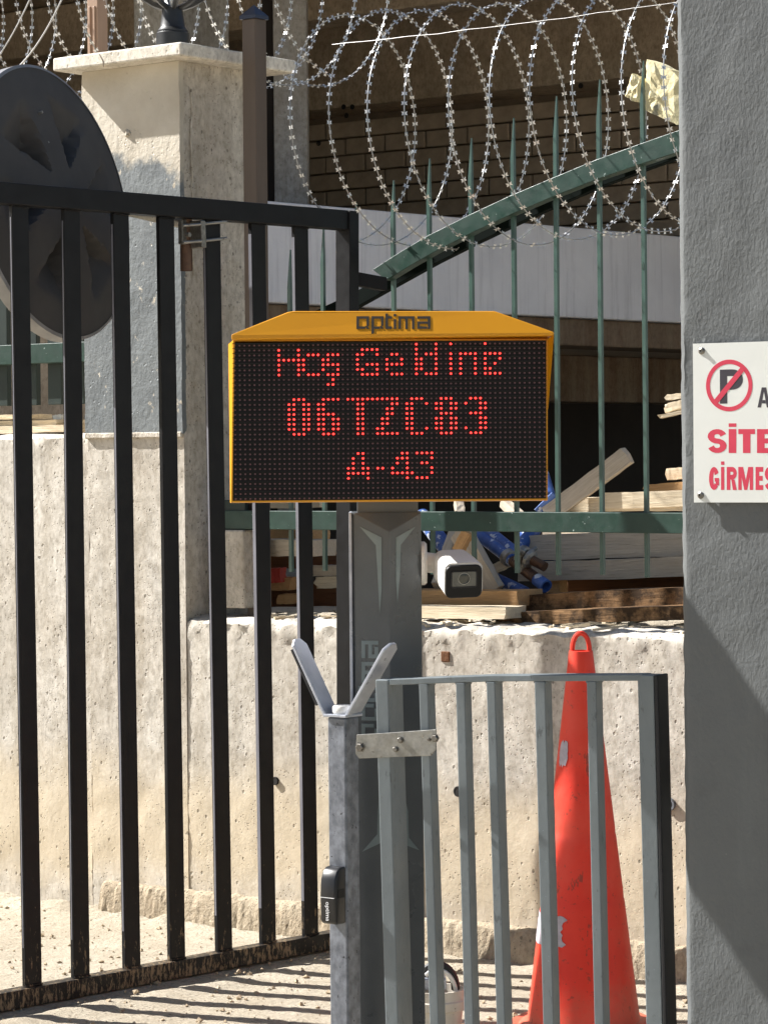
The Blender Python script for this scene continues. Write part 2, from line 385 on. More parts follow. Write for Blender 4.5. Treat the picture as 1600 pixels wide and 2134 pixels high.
# wall axes: u along the wall to the right (coming nearer), v away behind it
U = Vector((0.789, -0.615, 0)).normalized(); V = Vector((-U.y, U.x, 0)); W0 = Vector((0.186, 9.3, 0))
def wall_pt(s, v, z): return W0 + U * s + V * v + UP * z
def wp(px, py, v=0.0): return VP(px, py, W0 + V * v, U)
def s_of(p): return (p - W0).dot(U)

# ================================================================= setting: ground
def ground():
    def lin(a, b, st):
        n = int(round((b - a) / st)); return [a + (b - a) * i / n for i in range(n + 1)]
    xs = [-60, -30, -15, -8, -5, -3.5] + lin(-2.6, 2.0, 0.024) + [3, 5, 8, 15, 30, 60]
    ys = [-30, -10, 0, 4, 6] + lin(6.9, 10.9, 0.024) + [12, 14, 18, 25, 40, 70]
    g0 = Vector((-1.107, 8.3)); gd = Vector((0.69, 0.724)).normalized()
    vs_, fs = [], []
    for y in ys:
        for x in xs:
            inner = -2.6 <= x <= 2.0 and 6.9 <= y <= 10.9
            z = 0.0
            if inner:
                z = 0.005 * fbm((x * 1.7, y * 1.7, 3)) + 0.0016 * fbm((x * 14, y * 14, 1)) + 0.003 * fbm((x * 45, y * 45, 7), 3)
                q = Vector((x, y)) - g0; d = q.x * gd.y - q.y * gd.x      # + = camera side of the gate
                z += 0.009 * math.exp(-((d - 0.08) / 0.08) ** 2) * (1 + 1.2 * fbm((x * 9, y * 9, 5), 3))
                z -= 0.012 * math.exp(-(d / 0.05) ** 2)
                dw = (Vector((x, y, 0)) - W0).dot(V)
                z += 0.05 * math.exp(-((dw + 0.02) / 0.10) ** 2) * (0.6 + 0.9 * fbm((x * 7, y * 7, 9), 4)) * (0.6 if x < -0.75 else 0.25)
            vs_.append((x, y, z))
    nx = len(xs)
    for j in range(len(ys) - 1):
        for i in range(nx - 1):
            a = j * nx + i; fs.append((a, a + 1, a + nx + 1, a + nx))
    o = build('ground', MB().add(vs_, fs), M['ground'], smooth=True)
    tag(o, kind='structure')
    mb = MB()
    for i in range(2200):
        x = random.uniform(-2.2, 1.2); y = random.uniform(7.6, 10.6)
        if (Vector((x, y, 0)) - W0).dot(V) > -0.03: continue
        r = random.choice([0.003, 0.004, 0.005, 0.007, 0.011]) * random.uniform(0.7, 1.3)
        Mr = Matrix.Rotation(random.uniform(0, 6.3), 3, 'Z') @ Matrix.Rotation(random.uniform(0, 1.5), 3, 'X')
        b = [Vector(p) for p in ((1, 0, 0), (-1, 0, 0), (0, .8, 0), (0, -.7, 0), (0, 0, .7), (0, 0, -.6))]
        z = 0.005 * fbm((x * 1.7, y * 1.7, 3)) + r * 0.3
        mb.add([Vector((x, y, z)) + Mr @ (p * r * random.uniform(0.75, 1.2)) for p in b],
               [(0, 2, 4), (2, 1, 4), (1, 3, 4), (3, 0, 4), (2, 0, 5), (1, 2, 5), (3, 1, 5), (0, 3, 5)])
    tag(build('gravel', mb, M['stone']), 'loose pale pebbles scattered over the dirt ground', 'gravel', kind='stuff')
ground()
# raised fill behind the wall
mb = MB(); mb.box(wall_pt(0.6, 1.55, 0.5), (8.0, 2.4, 1.0), frame(U))
tag(build('terrain', mb, M['ground']), kind='structure')

# ================================================================= walls
COL_S = -1.111; COL_L = -1.569; LOW = 1.045; HIGH = 1.69
def rough_face(s0, s1, z0, z1, v0, step=0.02, amp=0.004, top_amp=0.012, thick=0.28, seed=0):
    """front face as a displaced grid that rolls over a rough top edge and runs back over the top"""
    ns = max(2, int((s1 - s0) / step)); rows = []
    nz = max(2, int((z1 - z0) / step))
    prof = [(z0 + (z1 - z0) * k / nz, 0.0) for k in range(nz + 1)]
    prof += [(z1 + 0.010, 0.014), (z1 + 0.016, 0.04)] + [(z1 + 0.018, 0.04 + (thick - 0.04) * k / 10) for k in range(1, 11)] + [(z0, thick)]
    vs_, fs = [], []
    for i in range(ns + 1):
        s = s0 + (s1 - s0) * i / ns
        for (z, dv) in prof:
            edge = max(0.0, 1 - abs(z - z1) / 0.09)
            d = amp * fbm((s * 5, z * 5, seed)) + 0.0015 * fbm((s * 40, z * 40, seed + 3)) + top_amp * edge * fbm((s * 26, z * 26 + dv * 20, seed + 5), 5)
            zz = z + (top_amp * 0.9 * fbm((s * 18, dv * 18, seed + 8), 5) if z >= z1 - 0.001 else 0)
            vs_.append(wall_pt(s, v0 + dv - d, zz))
    n = len(prof)
    for i in range(ns):
        for k in range(n - 1):
            a = i * n + k; fs.append((a, a + n, a + n + 1, a + 1))
    fs.append(tuple(range(n))); fs.append(tuple(ns * n + k for k in reversed(range(n))))
    return MB().add(vs_, fs)
wall = thing('retaining_wall', W0, 'pitted beige concrete retaining wall behind both gates', 'wall')
build('wall_face', rough_face(COL_S + 0.002, 2.6, -0.1, LOW, 0.004, seed=1), M['wall'], wall, smooth=True)
build('wall_face', rough_face(-3.4, COL_L - 0.002, -0.1, HIGH, 0.003, step=0.025, top_amp=0.008, seed=4), M['wall'], wall, smooth=True)
# rough footing strip along the bottom
def footing():
    vs_, fs = [], []; ns = 520; s0, s1 = -1.5, 2.6
    prof = [(-0.1, -0.05), (0.0, -0.05), (0.03, -0.045), (0.06, -0.04), (0.085, -0.034), (0.105, -0.026), (0.113, -0.012), (0.115, 0.01)]
    for i in range(ns + 1):
        s = s0 + (s1 - s0) * i / ns
        for z, v in prof:
            d = 0.004 * fbm((s * 16, z * 16, 31), 5) + 0.007 * fbm((s * 60, z * 60, 2), 3)
            vs_.append(wall_pt(s, v - d * (1 if v < 0 else 0), z + (0.006 * fbm((s * 22, v * 5, 8), 4) if z > 0.05 else 0)))
    n = len(prof)
    for i in range(ns):
        for k in range(n - 1):
            a = i * n + k; fs.append((a, a + n, a + n + 1, a + 1))
    build('footing', MB().add(vs_, fs), M['footing'], wall, smooth=True)
footing()
# weep pipes and a wooden plug in the wall
for px, py, r in ((1394, 1677, 0.020), (955, 1650, 0.017), (573, 1628, 0.014)):
    c = wp(px, py); Mx = frame(UP, -V)
    mb = MB(); Mz = Matrix((U, UP, -V)).transposed()
    mb.lathe(c, [(r, -0.03), (r, 0.005), (r * 0.72, 0.005), (r * 0.72, -0.001)], 20, Mz, cap=False)
    p = build('weep_pipe', mb, M['post'] if px > 1300 else M['pipe_in'], wall, smooth=True)
    mb = MB().lathe(c, [(r * 0.72, -0.004), (r * 0.72, 0.0042)], 20, Mz); build('pipe_bore', mb, M['pipe_in'], p)
mb = MB().box(wp(927, 1369) + V * 0.0065, (0.034, 0.014, 0.034), frame(U)); build('wooden_plug', mb, M['wood_dark'], wall, bevel=0.003)

# ================================================================= gate column
col = thing('concrete_column', wall_pt((COL_S + COL_L) / 2, 0.22, 0), 'square concrete gate column with worn grey paint and a pale stone cap', 'column')
def col_shell(s0, s1, v0, v1, z0, z1, amp, seed, step=0.02):
    """displaced box: front, right side and left side"""
    pts = []; n1 = int((s1 - s0) / step); n2 = int((v1 - v0) / step)
    loop = [(s0, v1 - (v1 - v0) * k / n2) for k in range(n2)] + [(s0 + (s1 - s0) * k / n1, v0) for k in range(n1)] + [(s1, v0 + (v1 - v0) * k / n2) for k in range(n2 + 1)]
    nz = int((z1 - z0) / step); vs_, fs = [], []
    cs, cv = (s0 + s1) / 2, (v0 + v1) / 2
    for k in range(nz + 1):
        z = z0 + (z1 - z0) * k / nz
        for (s, v) in loop:
            p = wall_pt(s, v, z); d = amp * fbm((p.x * 9, p.y * 9, z * 9 + seed), 5) + 0.002 * fbm((p.x * 50, p.y * 50, z * 50 + seed), 3)
            q = Vector(((s - cs), (v - cv))).normalized()
            vs_.append(p + U * q.x * d + V * q.y * d)
    n = len(loop)
    for k in range(nz):
        for i in range(n - 1):
            a = k * n + i; fs.append((a, a + 1, a + n + 1, a + n))
    return MB().add(vs_, fs)
build('shaft', col_shell(COL_L, COL_S, 0.0, 0.45, -0.1, 1.74, 0.004, 3), M['wall'], col, smooth=True)
CAPZ = 2.99
build('upper_shaft', col_shell(COL_L + 0.002, COL_S, 0.004, 0.45, 1.735, CAPZ, 0.004, 11), M['column'], col, smooth=True)
build('plaster_face', col_shell(COL_L - 0.004, COL_S + 0.001, -0.010, 0.012, 1.70, CAPZ, 0.0035, 11, 0.012), M['plaster'], col, smooth=True)
mb = MB().box(wall_pt(COL_L - 0.005 + 0.23, -0.006, 1.697), (0.462, 0.016, 0.02), frame(U)); build('plaster_lip', mb, M['column'], col, bevel=0.004)
# concrete lump on the face
def lump(c, r, seed):
    bm = bmesh.new(); bmesh.ops.create_icosphere(bm, subdivisions=3, radius=1)
    mb = MB(); idx = {v: i for i, v in enumerate(bm.verts)}
    mb.add([Vector(c) + v.co * r * (1 + 0.45 * fbm(v.co * 2.2 + Vector((seed, 0, 0)))) for v in bm.verts], [tuple(idx[v] for v in f.verts) for f in bm.faces]); bm.free(); return mb
build('mortar_lump', lump(wp(268, 277, -0.006), 0.014, 4), M['column'], col, smooth=True)
# right flank trowelled seam
mb = MB(); pts = []
for k in range(40):
    z = 2.25 + (2.9 - 2.25) * k / 39; pts.append(wall_pt(COL_S + 0.004, 0.05 + 0.012 * fbm((0, 0, z * 9)), z))
mb.tube(pts, 0.004, 5); build('mortar_seam', mb, M['column'], col, smooth=True)
# stone cap
cs = [(COL_L - 0.06, COL_S + 0.09), (-0.098, 0.52)]
def cap():
    bm = bmesh.new(); mb = MB(); zc = CAPZ + 0.024
    s0, s1 = cs[0]; v0, v1 = cs[1]
    mb.box(wall_pt((s0 + s1) / 2, (v0 + v1) / 2, zc), (s1 - s0, v1 - v0, 0.046), frame(U))
    return build('cap', mb, M['cap'], col, bevel=0.006, segs=2)
cp = cap()
for px, dy in ((210, 3), (1, 0)):
    if px == 1: continue
    a = wp(px - 3, 112, -0.0985); b = wp(px + 6, 139, -0.0985)
    mb = MB().tube([a, (a + b) / 2 + U * 0.006, b], [0.0012, 0.002, 0.001], 5); build('crack', mb, M['mortar'], cp)

# ================================================================= lantern on the column
lamp_c = wall_pt((cs[0][0] + cs[0][1]) / 2 + 0.02, 0.06, CAPZ + 0.047)
lc = VP(360, 96, lamp_c, U); lamp_c = Vector((lc.x, lc.y, CAPZ + 0.047))
lamp = thing('lantern', lamp_c, 'black cast iron lantern base standing on the column cap', 'lantern')
k = lamp_c.y / F
build('base', MB().lathe(lamp_c, [(0.058, 0), (0.058, 0.062), (0.054, 0.066), (0.054, 0.072), (0.048, 0.078), (0.044, 0.085), (0.038, 0.13), (0.036, 0.15), (0.028, 0.155)], 24), M['lamp_black'], lamp, smooth=True)
for i in range(8):
    a = 2 * math.pi * (i + 0.3) / 8; pts = []
    for j in range(9):
        t = j / 8; r = 0.012 + 0.165 * math.sin(t * 1.45); h = 0.148 + 0.02 * t + 0.17 * t * t
        pts.append(lamp_c + Vector((r * math.cos(a), r * math.sin(a), h)))
    build('basket_rib', MB().tube(pts, 0.010, 6), M['lamp_black'], lamp, smooth=True)
build('upper_ring', MB().tube([lamp_c + Vector((0.178 * math.cos(a), 0.178 * math.sin(a), 0.338)) for a in [2 * math.pi * i / 28 for i in range(28)]], 0.009, 6, closed=True), M['lamp_black'], lamp, smooth=True)
build('globe', MB().lathe(lamp_c + UP * 0.21, [(0.02, 0), (0.09, 0.05), (0.135, 0.13), (0.14, 0.2), (0.10, 0.28), (0.03, 0.32)], 24), M['white_plastic'], lamp, smooth=True)

# ================================================================= brown posts
def brown_post(px, pytop, w, v, z0, label, m, cap, s_shift=0):
    c = wp(px, pytop, v); zt = c.z; base = Vector((c.x, c.y, z0))
    t = thing('fence_post', base, label, 'post')
    h = zt - z0 - (0.05 if cap else 0)
    build('tube', MB().box(base + UP * h / 2, (w, w, h), frame(U)), m, t, bevel=0.003)
    if cap:
        a = w / 2 + 0.006; b = base + UP * h; q = [b + U * x * a + V * y * a for x, y in ((-1, -1), (1, -1), (1, 1), (-1, 1))]
        mb = MB().add(q + [p + UP * 0.012 for p in q] + [b + UP * 0.052], [(0, 3, 2, 1), (0, 1, 5, 4), (1, 2, 6, 5), (2, 3, 7, 6), (3, 0, 4, 7), (4, 5, 8), (5, 6, 8), (6, 7, 8), (7, 4, 8)])
        build('cap', mb, M['blue_cap'], t)
    return t
brown_post(529, 10, 0.060, 0.16, LOW, 'brown square steel post with a dark blue pyramid cap beside the column', M['brown_post'], True)
tp = brown_post(202, -60, 0.056, 0.62, 1.0, 'tan ribbed post rising behind the column cap', M['tan_post'], False)
for du in (-0.012, 0.012):
    b = tp.location; build('rib', MB().box(Vector(b) + U * du - V * 0.0305 + UP * 1.2, (0.010, 0.007, 2.3), frame(U)), M['tan_post'], tp, bevel=0.002)

# ================================================================= green fences
def fence_right():
    v = 0.10
    t = thing('metal_fence', wall_pt(0, v, LOW), 'green spear picket fence with a sloping top rail above the low wall', 'fence')
    # lower rail
    A = wp(465, 1066, v); B = wp(1480, 1075, v); A.z = B.z = 1.432
    build('rail', MB().bar(A - UP * 0.032, B - UP * 0.032, UP, 0.064, V, 0.04), M['green'], t, bevel=0.002)
    # bowed top rail and the rear rail behind the pickets, its shade painted near-black
    def ribbon(name, tops, bots, v0, dep, m):
        vs_ = []
        for (x, y), (x2, y2) in zip(tops, bots):
            p = wp(x, y, v0); q = wp(x2, y2, v0); vs_ += [p, q, q + V * dep, p + V * dep]
        n = len(tops); fs = [(3, 2, 1, 0), tuple((n - 1) * 4 + k for k in range(4))]
        for i in range(n - 1):
            for k in range(4): fs.append((i * 4 + k, i * 4 + (k + 1) % 4, i * 4 + 4 + (k + 1) % 4, i * 4 + 4 + k))
        build(name, MB().add(vs_, fs), m, t, bevel=0.002)
    top = [(776, 561), (835, 523), (892, 489.5), (980, 445.5), (1062, 407), (1150, 370), (1241, 332), (1332, 299), (1403, 274), (1500, 243)]
    bot = [(804, 584), (855, 553), (906, 524), (988, 482), (1068, 445), (1155, 408), (1244, 373), (1334, 342), (1405, 319), (1502, 289)]
    ribbon('bowed_rail', top, bot, v, 0.04, M['green'])
    top2 = [(640, 655), (735, 610), (800, 572), (900, 515), (988, 470), (1068, 434), (1155, 398), (1244, 364), (1334, 334), (1405, 310), (1502, 280)]
    bot2 = [(650, 690), (742, 640), (812, 601), (908, 548), (994, 505), (1072, 468), (1158, 428), (1246, 390), (1336, 356), (1406, 331), (1503, 300)]
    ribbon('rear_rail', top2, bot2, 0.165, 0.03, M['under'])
    # pickets
    data = [(603, 520), (672, 470), (740, 422), (818, 375), (893, 330), (980, 287), (1068, 245), (1157, 200), (1247, 165), (1338, 126), (1432, 90)]
    pv = 0.134
    for px, py in data:
        top = wp(px, py, pv); zt = top.z; base = Vector((top.x, top.y, 0)); w = 0.0128
        lean = U * random.uniform(-0.006, 0.006)
        z0 = 1.228 + random.uniform(-0.006, 0.006); mb = MB(); zs = zt - 0.13
        q = [(-1, -1), (1, -1), (1, 1), (-1, 1)]
        lo = [base + U * x * w / 2 + V * y * w / 2 + UP * z0 + lean for x, y in q]
        mi = [base + U * x * w / 2 + V * y * w / 2 + UP * zs for x, y in q]
        tp_ = [base + U * (0.0050 + x * 0.0012) + V * y * 0.003 + UP * zt for x, y in q]
        mb.add(lo + mi + tp_, [(0, 3, 2, 1), (8, 9, 10, 11)] + [(k, (k + 1) % 4, 4 + (k + 1) % 4, 4 + k) for k in range(4)] + [(4 + k, 4 + (k + 1) % 4, 8 + (k + 1) % 4, 8 + k) for k in range(4)])
        build('picket', mb, M['picket'], t)
    # short end plate on the fence behind the black gate
    build('end_plate', MB().box(wp(492, 1090, v), (0.10, 0.02, 0.16), frame(U)), M['slat_green'], t, bevel=0.003)
fence_right()
def fence_left():
    v = 0.08
    t = thing('slat_fence', wall_pt(-2.3, v, HIGH), 'dark green slat fence on the higher wall left of the column', 'fence')
    z = wp(90, 716, v).z
    A = wall_pt(-3.3, v, z - 0.036); B = wall_pt(COL_L - 0.01, v, z - 0.036)
    build('rail', MB().bar(A, B, UP, 0.072, V, 0.04), M['green'], t, bevel=0.002)
    for px0, px1 in ((-62, -34), (-22, 19), (62, 80), (103, 131), (169, 178)):
        a = wp(px0, 716, v + 0.035); b = wp(px1, 716, v + 0.035); sa, sb = s_of(a), s_of(b)
        c = (a + b) / 2; z0 = 1.815; z1 = 2.5
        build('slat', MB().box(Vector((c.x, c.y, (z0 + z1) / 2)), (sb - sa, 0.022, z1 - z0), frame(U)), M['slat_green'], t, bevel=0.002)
fence_left()

# ================================================================= razor wire
def razor(name, s0, s1, label, phase=0.0, pitch=0.158, seed=0):
    rnd = random.Random(seed)
    keys = [(-3.6, 3.45, .40), (-1.9, 3.42, .40), (-1.25, 3.40, .40), (-0.95, 3.38, .40), (-0.72, 2.75, .385), (-0.45, 2.71, .385), (0.0, 2.68, .39), (0.8, 2.69, .385), (2.0, 2.71, .385)]
    def path(s):
        for (a, h, r), (b, h2, r2) in zip(keys, keys[1:]):
            if a <= s <= b:
                t = (s - a) / (b - a); t = t * t * (3 - 2 * t); return h + (h2 - h) * t, r + (r2 - r) * t
        return keys[-1][1:]
    pts = []; n = int((s1 - s0) / pitch * 60)
    for i in range(n + 1):
        s = s0 + (s1 - s0) * i / n; a = 2 * math.pi * (s / pitch) + phase
        h, r = path(s)
        jit = 0.022 * noise.noise(Vector((a * 0.21, seed, 0)))
        js = 0.04 * noise.noise(Vector((a * 0.17, seed, 5)))
        vc = 0.13 if s > -0.6 else 0.80
        v = vc + (r * 1.0 + jit) * math.cos(a); z = h + (r + jit) * math.sin(a)
        ss = s + js
        pts.append(wall_pt(ss, v, z))
    t = thing(name, wall_pt((s0 + s1) / 2, 0.13, path((s0 + s1) / 2)[0] - 0.4), label, 'razor wire', 'razor wire coils on the fence')
    build('core_wire', MB().tube(pts, 0.0020, 5), M['wire'], t, smooth=True)
    mb = MB(); acc = 0.0; nxt = 0.015
    for p, q in zip(pts, pts[1:]):
        L = (q - p).length
        while acc + L >= nxt:
            c = p.lerp(q, (nxt - acc) / L); T = (q - p).normalized()
            N = T.cross(Vector((rnd.uniform(-.3, .3), -1, rnd.uniform(-.3, .3)))).normalized(); B = T.cross(N)
            N = (N * math.cos(rnd.uniform(-1, 1)) + B * math.sin(rnd.uniform(-1, 1))).normalized()
            hw, e = 0.0100, 0.0068
            for sg in (1, -1):
                mb.add([c - T * 0.003, c + N * sg * hw - T * e, c + N * sg * hw * 0.72, c + N * sg * hw + T * e, c + T * 0.003,
                        ], [(0, 1, 2), (0, 2, 4), (4, 2, 3)])
            nxt += 0.031 * rnd.uniform(0.93, 1.07)
        acc += L
    o = build('barbs', mb, M['blade'], t); tag(o, kind='stuff')
razor('razor_wire_coil', -0.52, 1.5, 'looping razor wire coil above the sloping green fence rail', 0.4, seed=1)
razor('razor_wire_coil', -3.3, -1.02, 'razor wire coil rising behind the lantern and column cap', 1.1, seed=6)
# strained straight wires
def straight(px0, py0, px1, py1, v, label, r=0.002, sag=0.0, rough_=0.0):
    a = wp(px0, py0, v); b = wp(px1, py1, v); pts = []
    for i in range(25):
        t = i / 24; pts.append(a.lerp(b, t) - UP * sag * 4 * t * (1 - t) + Vector((0, 0, rough_ * fbm((t * 12, px0, 0)))))
    tag(build('tension_wire', MB().tube([p - a for p in pts], r, 5), M['wire'], smooth=True, at=None), label, 'wire').location = a
straight(692, 92, 1500, -10, -0.22, 'bright straight tension wire strung across the razor wire coil', 0.0010, 0.008, 0.004)
straight(-20, 140, 70, -20, -0.05, 'leftmost of the two straight wires at the upper left corner', 0.0032, 0.02)
straight(42, 135, 137, -20, -0.05, 'straight wire descending to the top of the round mirror', 0.0036, 0.025)

# ================================================================= building behind
Q0 = Vector((-0.54, 13.0, 0)); G = Vector((0.673, 0.74, 0)).normalized(); GN = Vector((G.y, -G.x, 0))   # GN faces camera right
bld = thing('parking_building', (1.5, 15, 1.0), 'unfinished concrete building with white parapet and dark open floors', 'building')
def qp(k, d, z): return Q0 + G * k - GN * d + UP * z
def qbox(k0, k1, d0, d1, z0, z1, name, m, bevel=0, parent=None):
    return build(name, MB().box(qp((k0 + k1) / 2, (d0 + d1) / 2, (z0 + z1) / 2), (k1 - k0, d1 - d0, z1 - z0), frame(G)), m, parent or bld, bevel)
qbox(-0.9, 7.0, 0.0, 0.16, 2.32, 2.78, 'parapet', M['white_build'], 0.01)
qbox(-0.9, 7.0, 0.04, 0.36, 2.18, 2.317, 'edge_beam', M['beam_dark'], 0.01)
qbox(-0.9, 7.0, 0.36, 4.0, 2.20, 2.316, 'floor_slab', M['soffit'])
qbox(-0.9, 7.0, 1.2, 1.5, 1.93, 2.198, 'inner_beam', M['beam_dark'], 0.01)
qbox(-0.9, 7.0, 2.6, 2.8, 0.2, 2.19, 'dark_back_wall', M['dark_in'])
qbox(-1.1, -0.905, 0.0, 4.0, 0.2, 2.9, 'end_sun_block', M['build_brown'])  # added to stop sun leaking in at the open left end
# back wall with blocks (parallel to the street wall)
B0 = P(1020, 211, 17.0); B0.z = 0
BZ = 3.72
def bwall():
    base = MB().box(B0 + V * 0.25 + UP * 3.285, (9.0, 0.3, 1.93), frame(U))
    bw = build('block_wall', base, M['mortar'], bld)
    tmpl = None; ch, bl = 0.105, 0.31
    for r in range(13):
        z = BZ - 0.03 - ch * (r + 0.5)
        for c in range(-6, 9):
            s = (c + (0.5 if r % 2 else 0)) * bl - 0.2
            p = B0 + U * s + V * (0.075 + random.uniform(-0.004, 0.006)) + UP * z
            if tmpl is None:
                mb = MB().box(p, (bl - 0.012, 0.06, ch - 0.010), frame(U)); o = build('block', mb, M['block'], bw, bevel=0.004, segs=1)
                tmpl = o; p00 = p.copy()
            else:
                o = tmpl.copy(); C.objects.link(o); o.parent = bw; o.location = p - p00
bwall()
build('top_beam', MB().box(B0 + UP * (BZ + 0.27) - V * 0.0, (9.0, 0.5, 0.52), frame(U)), M['build_brown'], bld, 0.01)
for px, py in ((716, 222), (734, 222), (722, 240), (664, 298), (1210, 178)):
    c = VP(px, py, B0 - V * 0.251, U); Mz = Matrix((U, UP, -V)).transposed()
    build('formwork_hole', MB().lathe(c, [(0.016, -0.001), (0.016, 0.003)], 12, Mz), M['pipe_in'], bld)
# roof slab and ribs
build('roof_slab', MB().box((-2.0, 20.4, 4.45), (30, 15, 0.34)), M['soffit'], bld)
for dz, vv in ((0.0, -1.6),):
    build('roof_beam', MB().box(B0 - V * 1.55 + UP * 4.13, (8.0, 0.3, 0.28), frame(U)), M['build_brown'], bld, 0.01)
# unseen walls added to keep the sun out of the building
build('rear_sun_block', MB().box((-2, 27.8, 2.2), (30, 0.3, 4.2)), M['dark_in'], bld)
build('flank_sun_block', MB().box((-6.5, 20.5, 2.2), (0.3, 14.2, 4.2)), M['dark_in'], bld)
# columns of the building
def bcol(px0, px1, depth, z0, z1, dv, m, name='column'):
    a = P(px0, 300, depth); b = P(px1, 300, depth); w = (b - a).length
    c = (a + b) / 2; build(name, MB().box(Vector((c.x, c.y + dv / 2, (z0 + z1) / 2)), (w, dv, z1 - z0)), m, bld, 0.006)
bcol(571, 641, 14.1, 1.0, 4.27, 0.3, M['build_grey'])
bcol(548, 571, 14.25, 1.0, 4.27, 0.3, M['dark_in'])  # darker left side of the grey column, built as its own dark box
c = P(378, 50, 14.6)
build('corner_column', MB().box(Vector((c.x, c.y, 2.7)) + (-U * 0.17 + V * 0.19), (0.34, 0.36, 3.14), frame(U)), M['build_light'], bld, 0.01)
# left interior: horizontal beams and wall
build('beam', MB().box((-2.6, 15.6, 3.55), (2.9, 0.3, 0.12), Matrix.Rotation(R(4), 3, 'Z')), M['build_brown'], bld, 0.01)
build('beam', MB().box((-2.6, 16.6, 2.9), (2.9, 0.3, 0.30)), M['build_brown'], bld, 0.01)
build('inner_wall', MB().box((-3.2, 17.4, 2.7), (4.4, 0.2, 3.3)), M['soffit'], bld)

# ================================================================= broken cream board caught on the fence
def rough_slab(poly, depth, name, m, parent=None, at=None, jit=0.004, n=14):
    """poly: px polygon on a wall-parallel plane at v, given thickness and uneven faces"""
    o = None; mb = MB(); mb.prism(poly, V * depth)
    return mb
def shard(pxs, v, th, label, seed):
    pts = [wp(x, y, v) for x, y in pxs]; c = sum(pts, Vector()) / len(pts)
    dense = []
    for i, p in enumerate(pts):
        q = pts[(i + 1) % len(pts)]; nn = 5
        for k in range(nn): dense.append(p.lerp(q, k / nn) + U * random.uniform(-.0025, .0025) + UP * random.uniform(-.0025, .0025))
    n = len(dense); vs_ = []; fs = []
    rings = [(1.0, 0), (0.66, 0.008), (0.33, 0.004)]
    for f, dv in rings:
        for p in dense: vs_.append(c + (p - c) * f - V * (dv * (0.6 + fbm((p.x * 30 * f, p.z * 30, seed)))))
    vs_.append(c - V * 0.006)
    for r in range(2):
        for i in range(n): fs.append((r * n + i, r * n + (i + 1) % n, (r + 1) * n + (i + 1) % n, (r + 1) * n + i))
    for i in range(n): fs.append((2 * n + i, 2 * n + (i + 1) % n, 3 * n))
    o0 = len(vs_); vs_ += [p + V * th for p in dense]; fs.append(tuple(o0 + i for i in reversed(range(n))))
    for i in range(n): fs.append((i, o0 + i, o0 + (i + 1) % n, (i + 1) % n))
    o = build('broken_board', MB().add(vs_, fs), M['foam'], at=c); tag(o, label, 'debris')
shard([(1347, 122), (1420, 152), (1420, 262), (1402, 256), (1345, 228), (1344, 190)], 0.175, 0.05, 'larger broken cream board wedged behind the last spear picket', 3)
shard([(1316, 153), (1335, 162), (1333, 212), (1317, 210), (1302, 200)], 0.165, 0.03, 'small broken cream scrap hanging left of the larger board', 8)

# ================================================================= planks, props and timber behind the fence
def plank(A, B, depth, height, m, label, name='plank', cat='plank', roll=0.0, group=None, jag=0.006, seed=0):
    """box along A->B with uneven sawn ends; local x follows the grain"""
    A = Vector(A); B = Vector(B); L = (B - A).length; Mx = frame(B - A) @ Matrix.Rotation(roll, 3, 'X')
    rnd = random.Random(hash((round(A.x, 3), round(B.z, 3), seed)) & 0xffff); n = 10
    vs_, fs = [], []
    prof = [(-1, -1), (0, -1.0), (1, -1), (1, 0), (1, 1), (0, 1), (-1, 1), (-1, 0)]
    warp = rnd.uniform(-1, 1) * 0.004 * L
    for i in range(n + 1):
        t = i / n; x = -L / 2 + L * t; b = warp * math.sin(t * math.pi)
        for (y, z) in prof:
            ex = rnd.uniform(-jag, jag) if i in (0, n) else 0
            vs_.append(Vector((x + ex, y * depth / 2 + rnd.uniform(-1, 1) * 0.0012, z * height / 2 + b + rnd.uniform(-1, 1) * 0.0014)))
    for i in range(n):
        for k in range(8): a = i * 8; fs.append((a + k, a + (k + 1) % 8, a + 8 + (k + 1) % 8, a + 8 + k))
    fs.append(tuple(reversed(range(8)))); fs.append(tuple(n * 8 + k for k in range(8)))
    o = build(name, MB().add(vs_, fs), m)
    o.matrix_world = Matrix.Translation((A + B) / 2) @ Mx.to_4x4()
    tag(o, label, cat, group); return o
G1 = 'salvaged timber behind the fence'
def pk(px0, py0, d0, px1, py1, d1, depth, hpx, m, label, **kw):
    """left and right mid points in the photo and their distance from the camera; hpx height in photo px"""
    A = P(px0, py0, d0)
    if d1 is None: B = VP(px1, py1, A, U); d1 = B.y
    else: B = P(px1, py1, d1)
    return plank(A, B, depth, hpx * (d0 + d1) / 2 / F, m, label, group=G1, **kw)
# boards at the wall top, nearest first
pk(1052, 1290, 9.55, 1480, 1275, None, 0.16, 28, M['wood_burnt'], 'lowest dirty dark plank lying on the wall top at right')
pk(1082, 1258, 9.72, 1480, 1240, None, 0.18, 36, M['wood_burnt'], 'thick dark streaked plank second from the wall top at right')
pk(800, 1272, 9.72, 1075, 1277, None, 0.12, 24, M['wood_pale'], 'whitish flat plank along the wall top behind the camera')
pk(790, 1243, 9.98, 1105, 1246, None, 0.14, 32, M['wood_warm'], 'light brown plank under the white camera')
pk(1146, 1222, 10.0, 1174, 1221, 9.98, 0.08, 26, M['wood_warm'], 'small brown block end below the blue prop end', jag=0.003)
pk(1118, 1190, 10.10, 1500, 1176, None, 0.22, 40, M['wood_grey'], 'grey plank whose end points at the threaded blue prop')
pk(1148, 1140, 10.2, 1500, 1128, None, 0.26, 54, M['wood_grey'], 'thick weathered grey plank just below the lower green rail')
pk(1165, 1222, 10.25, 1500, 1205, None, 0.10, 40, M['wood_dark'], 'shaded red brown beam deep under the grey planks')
pk(1172, 1100, 10.4, 1500, 1092, None, 0.25, 36, M['wood_grey'], 'grey board hidden behind the lower green rail')
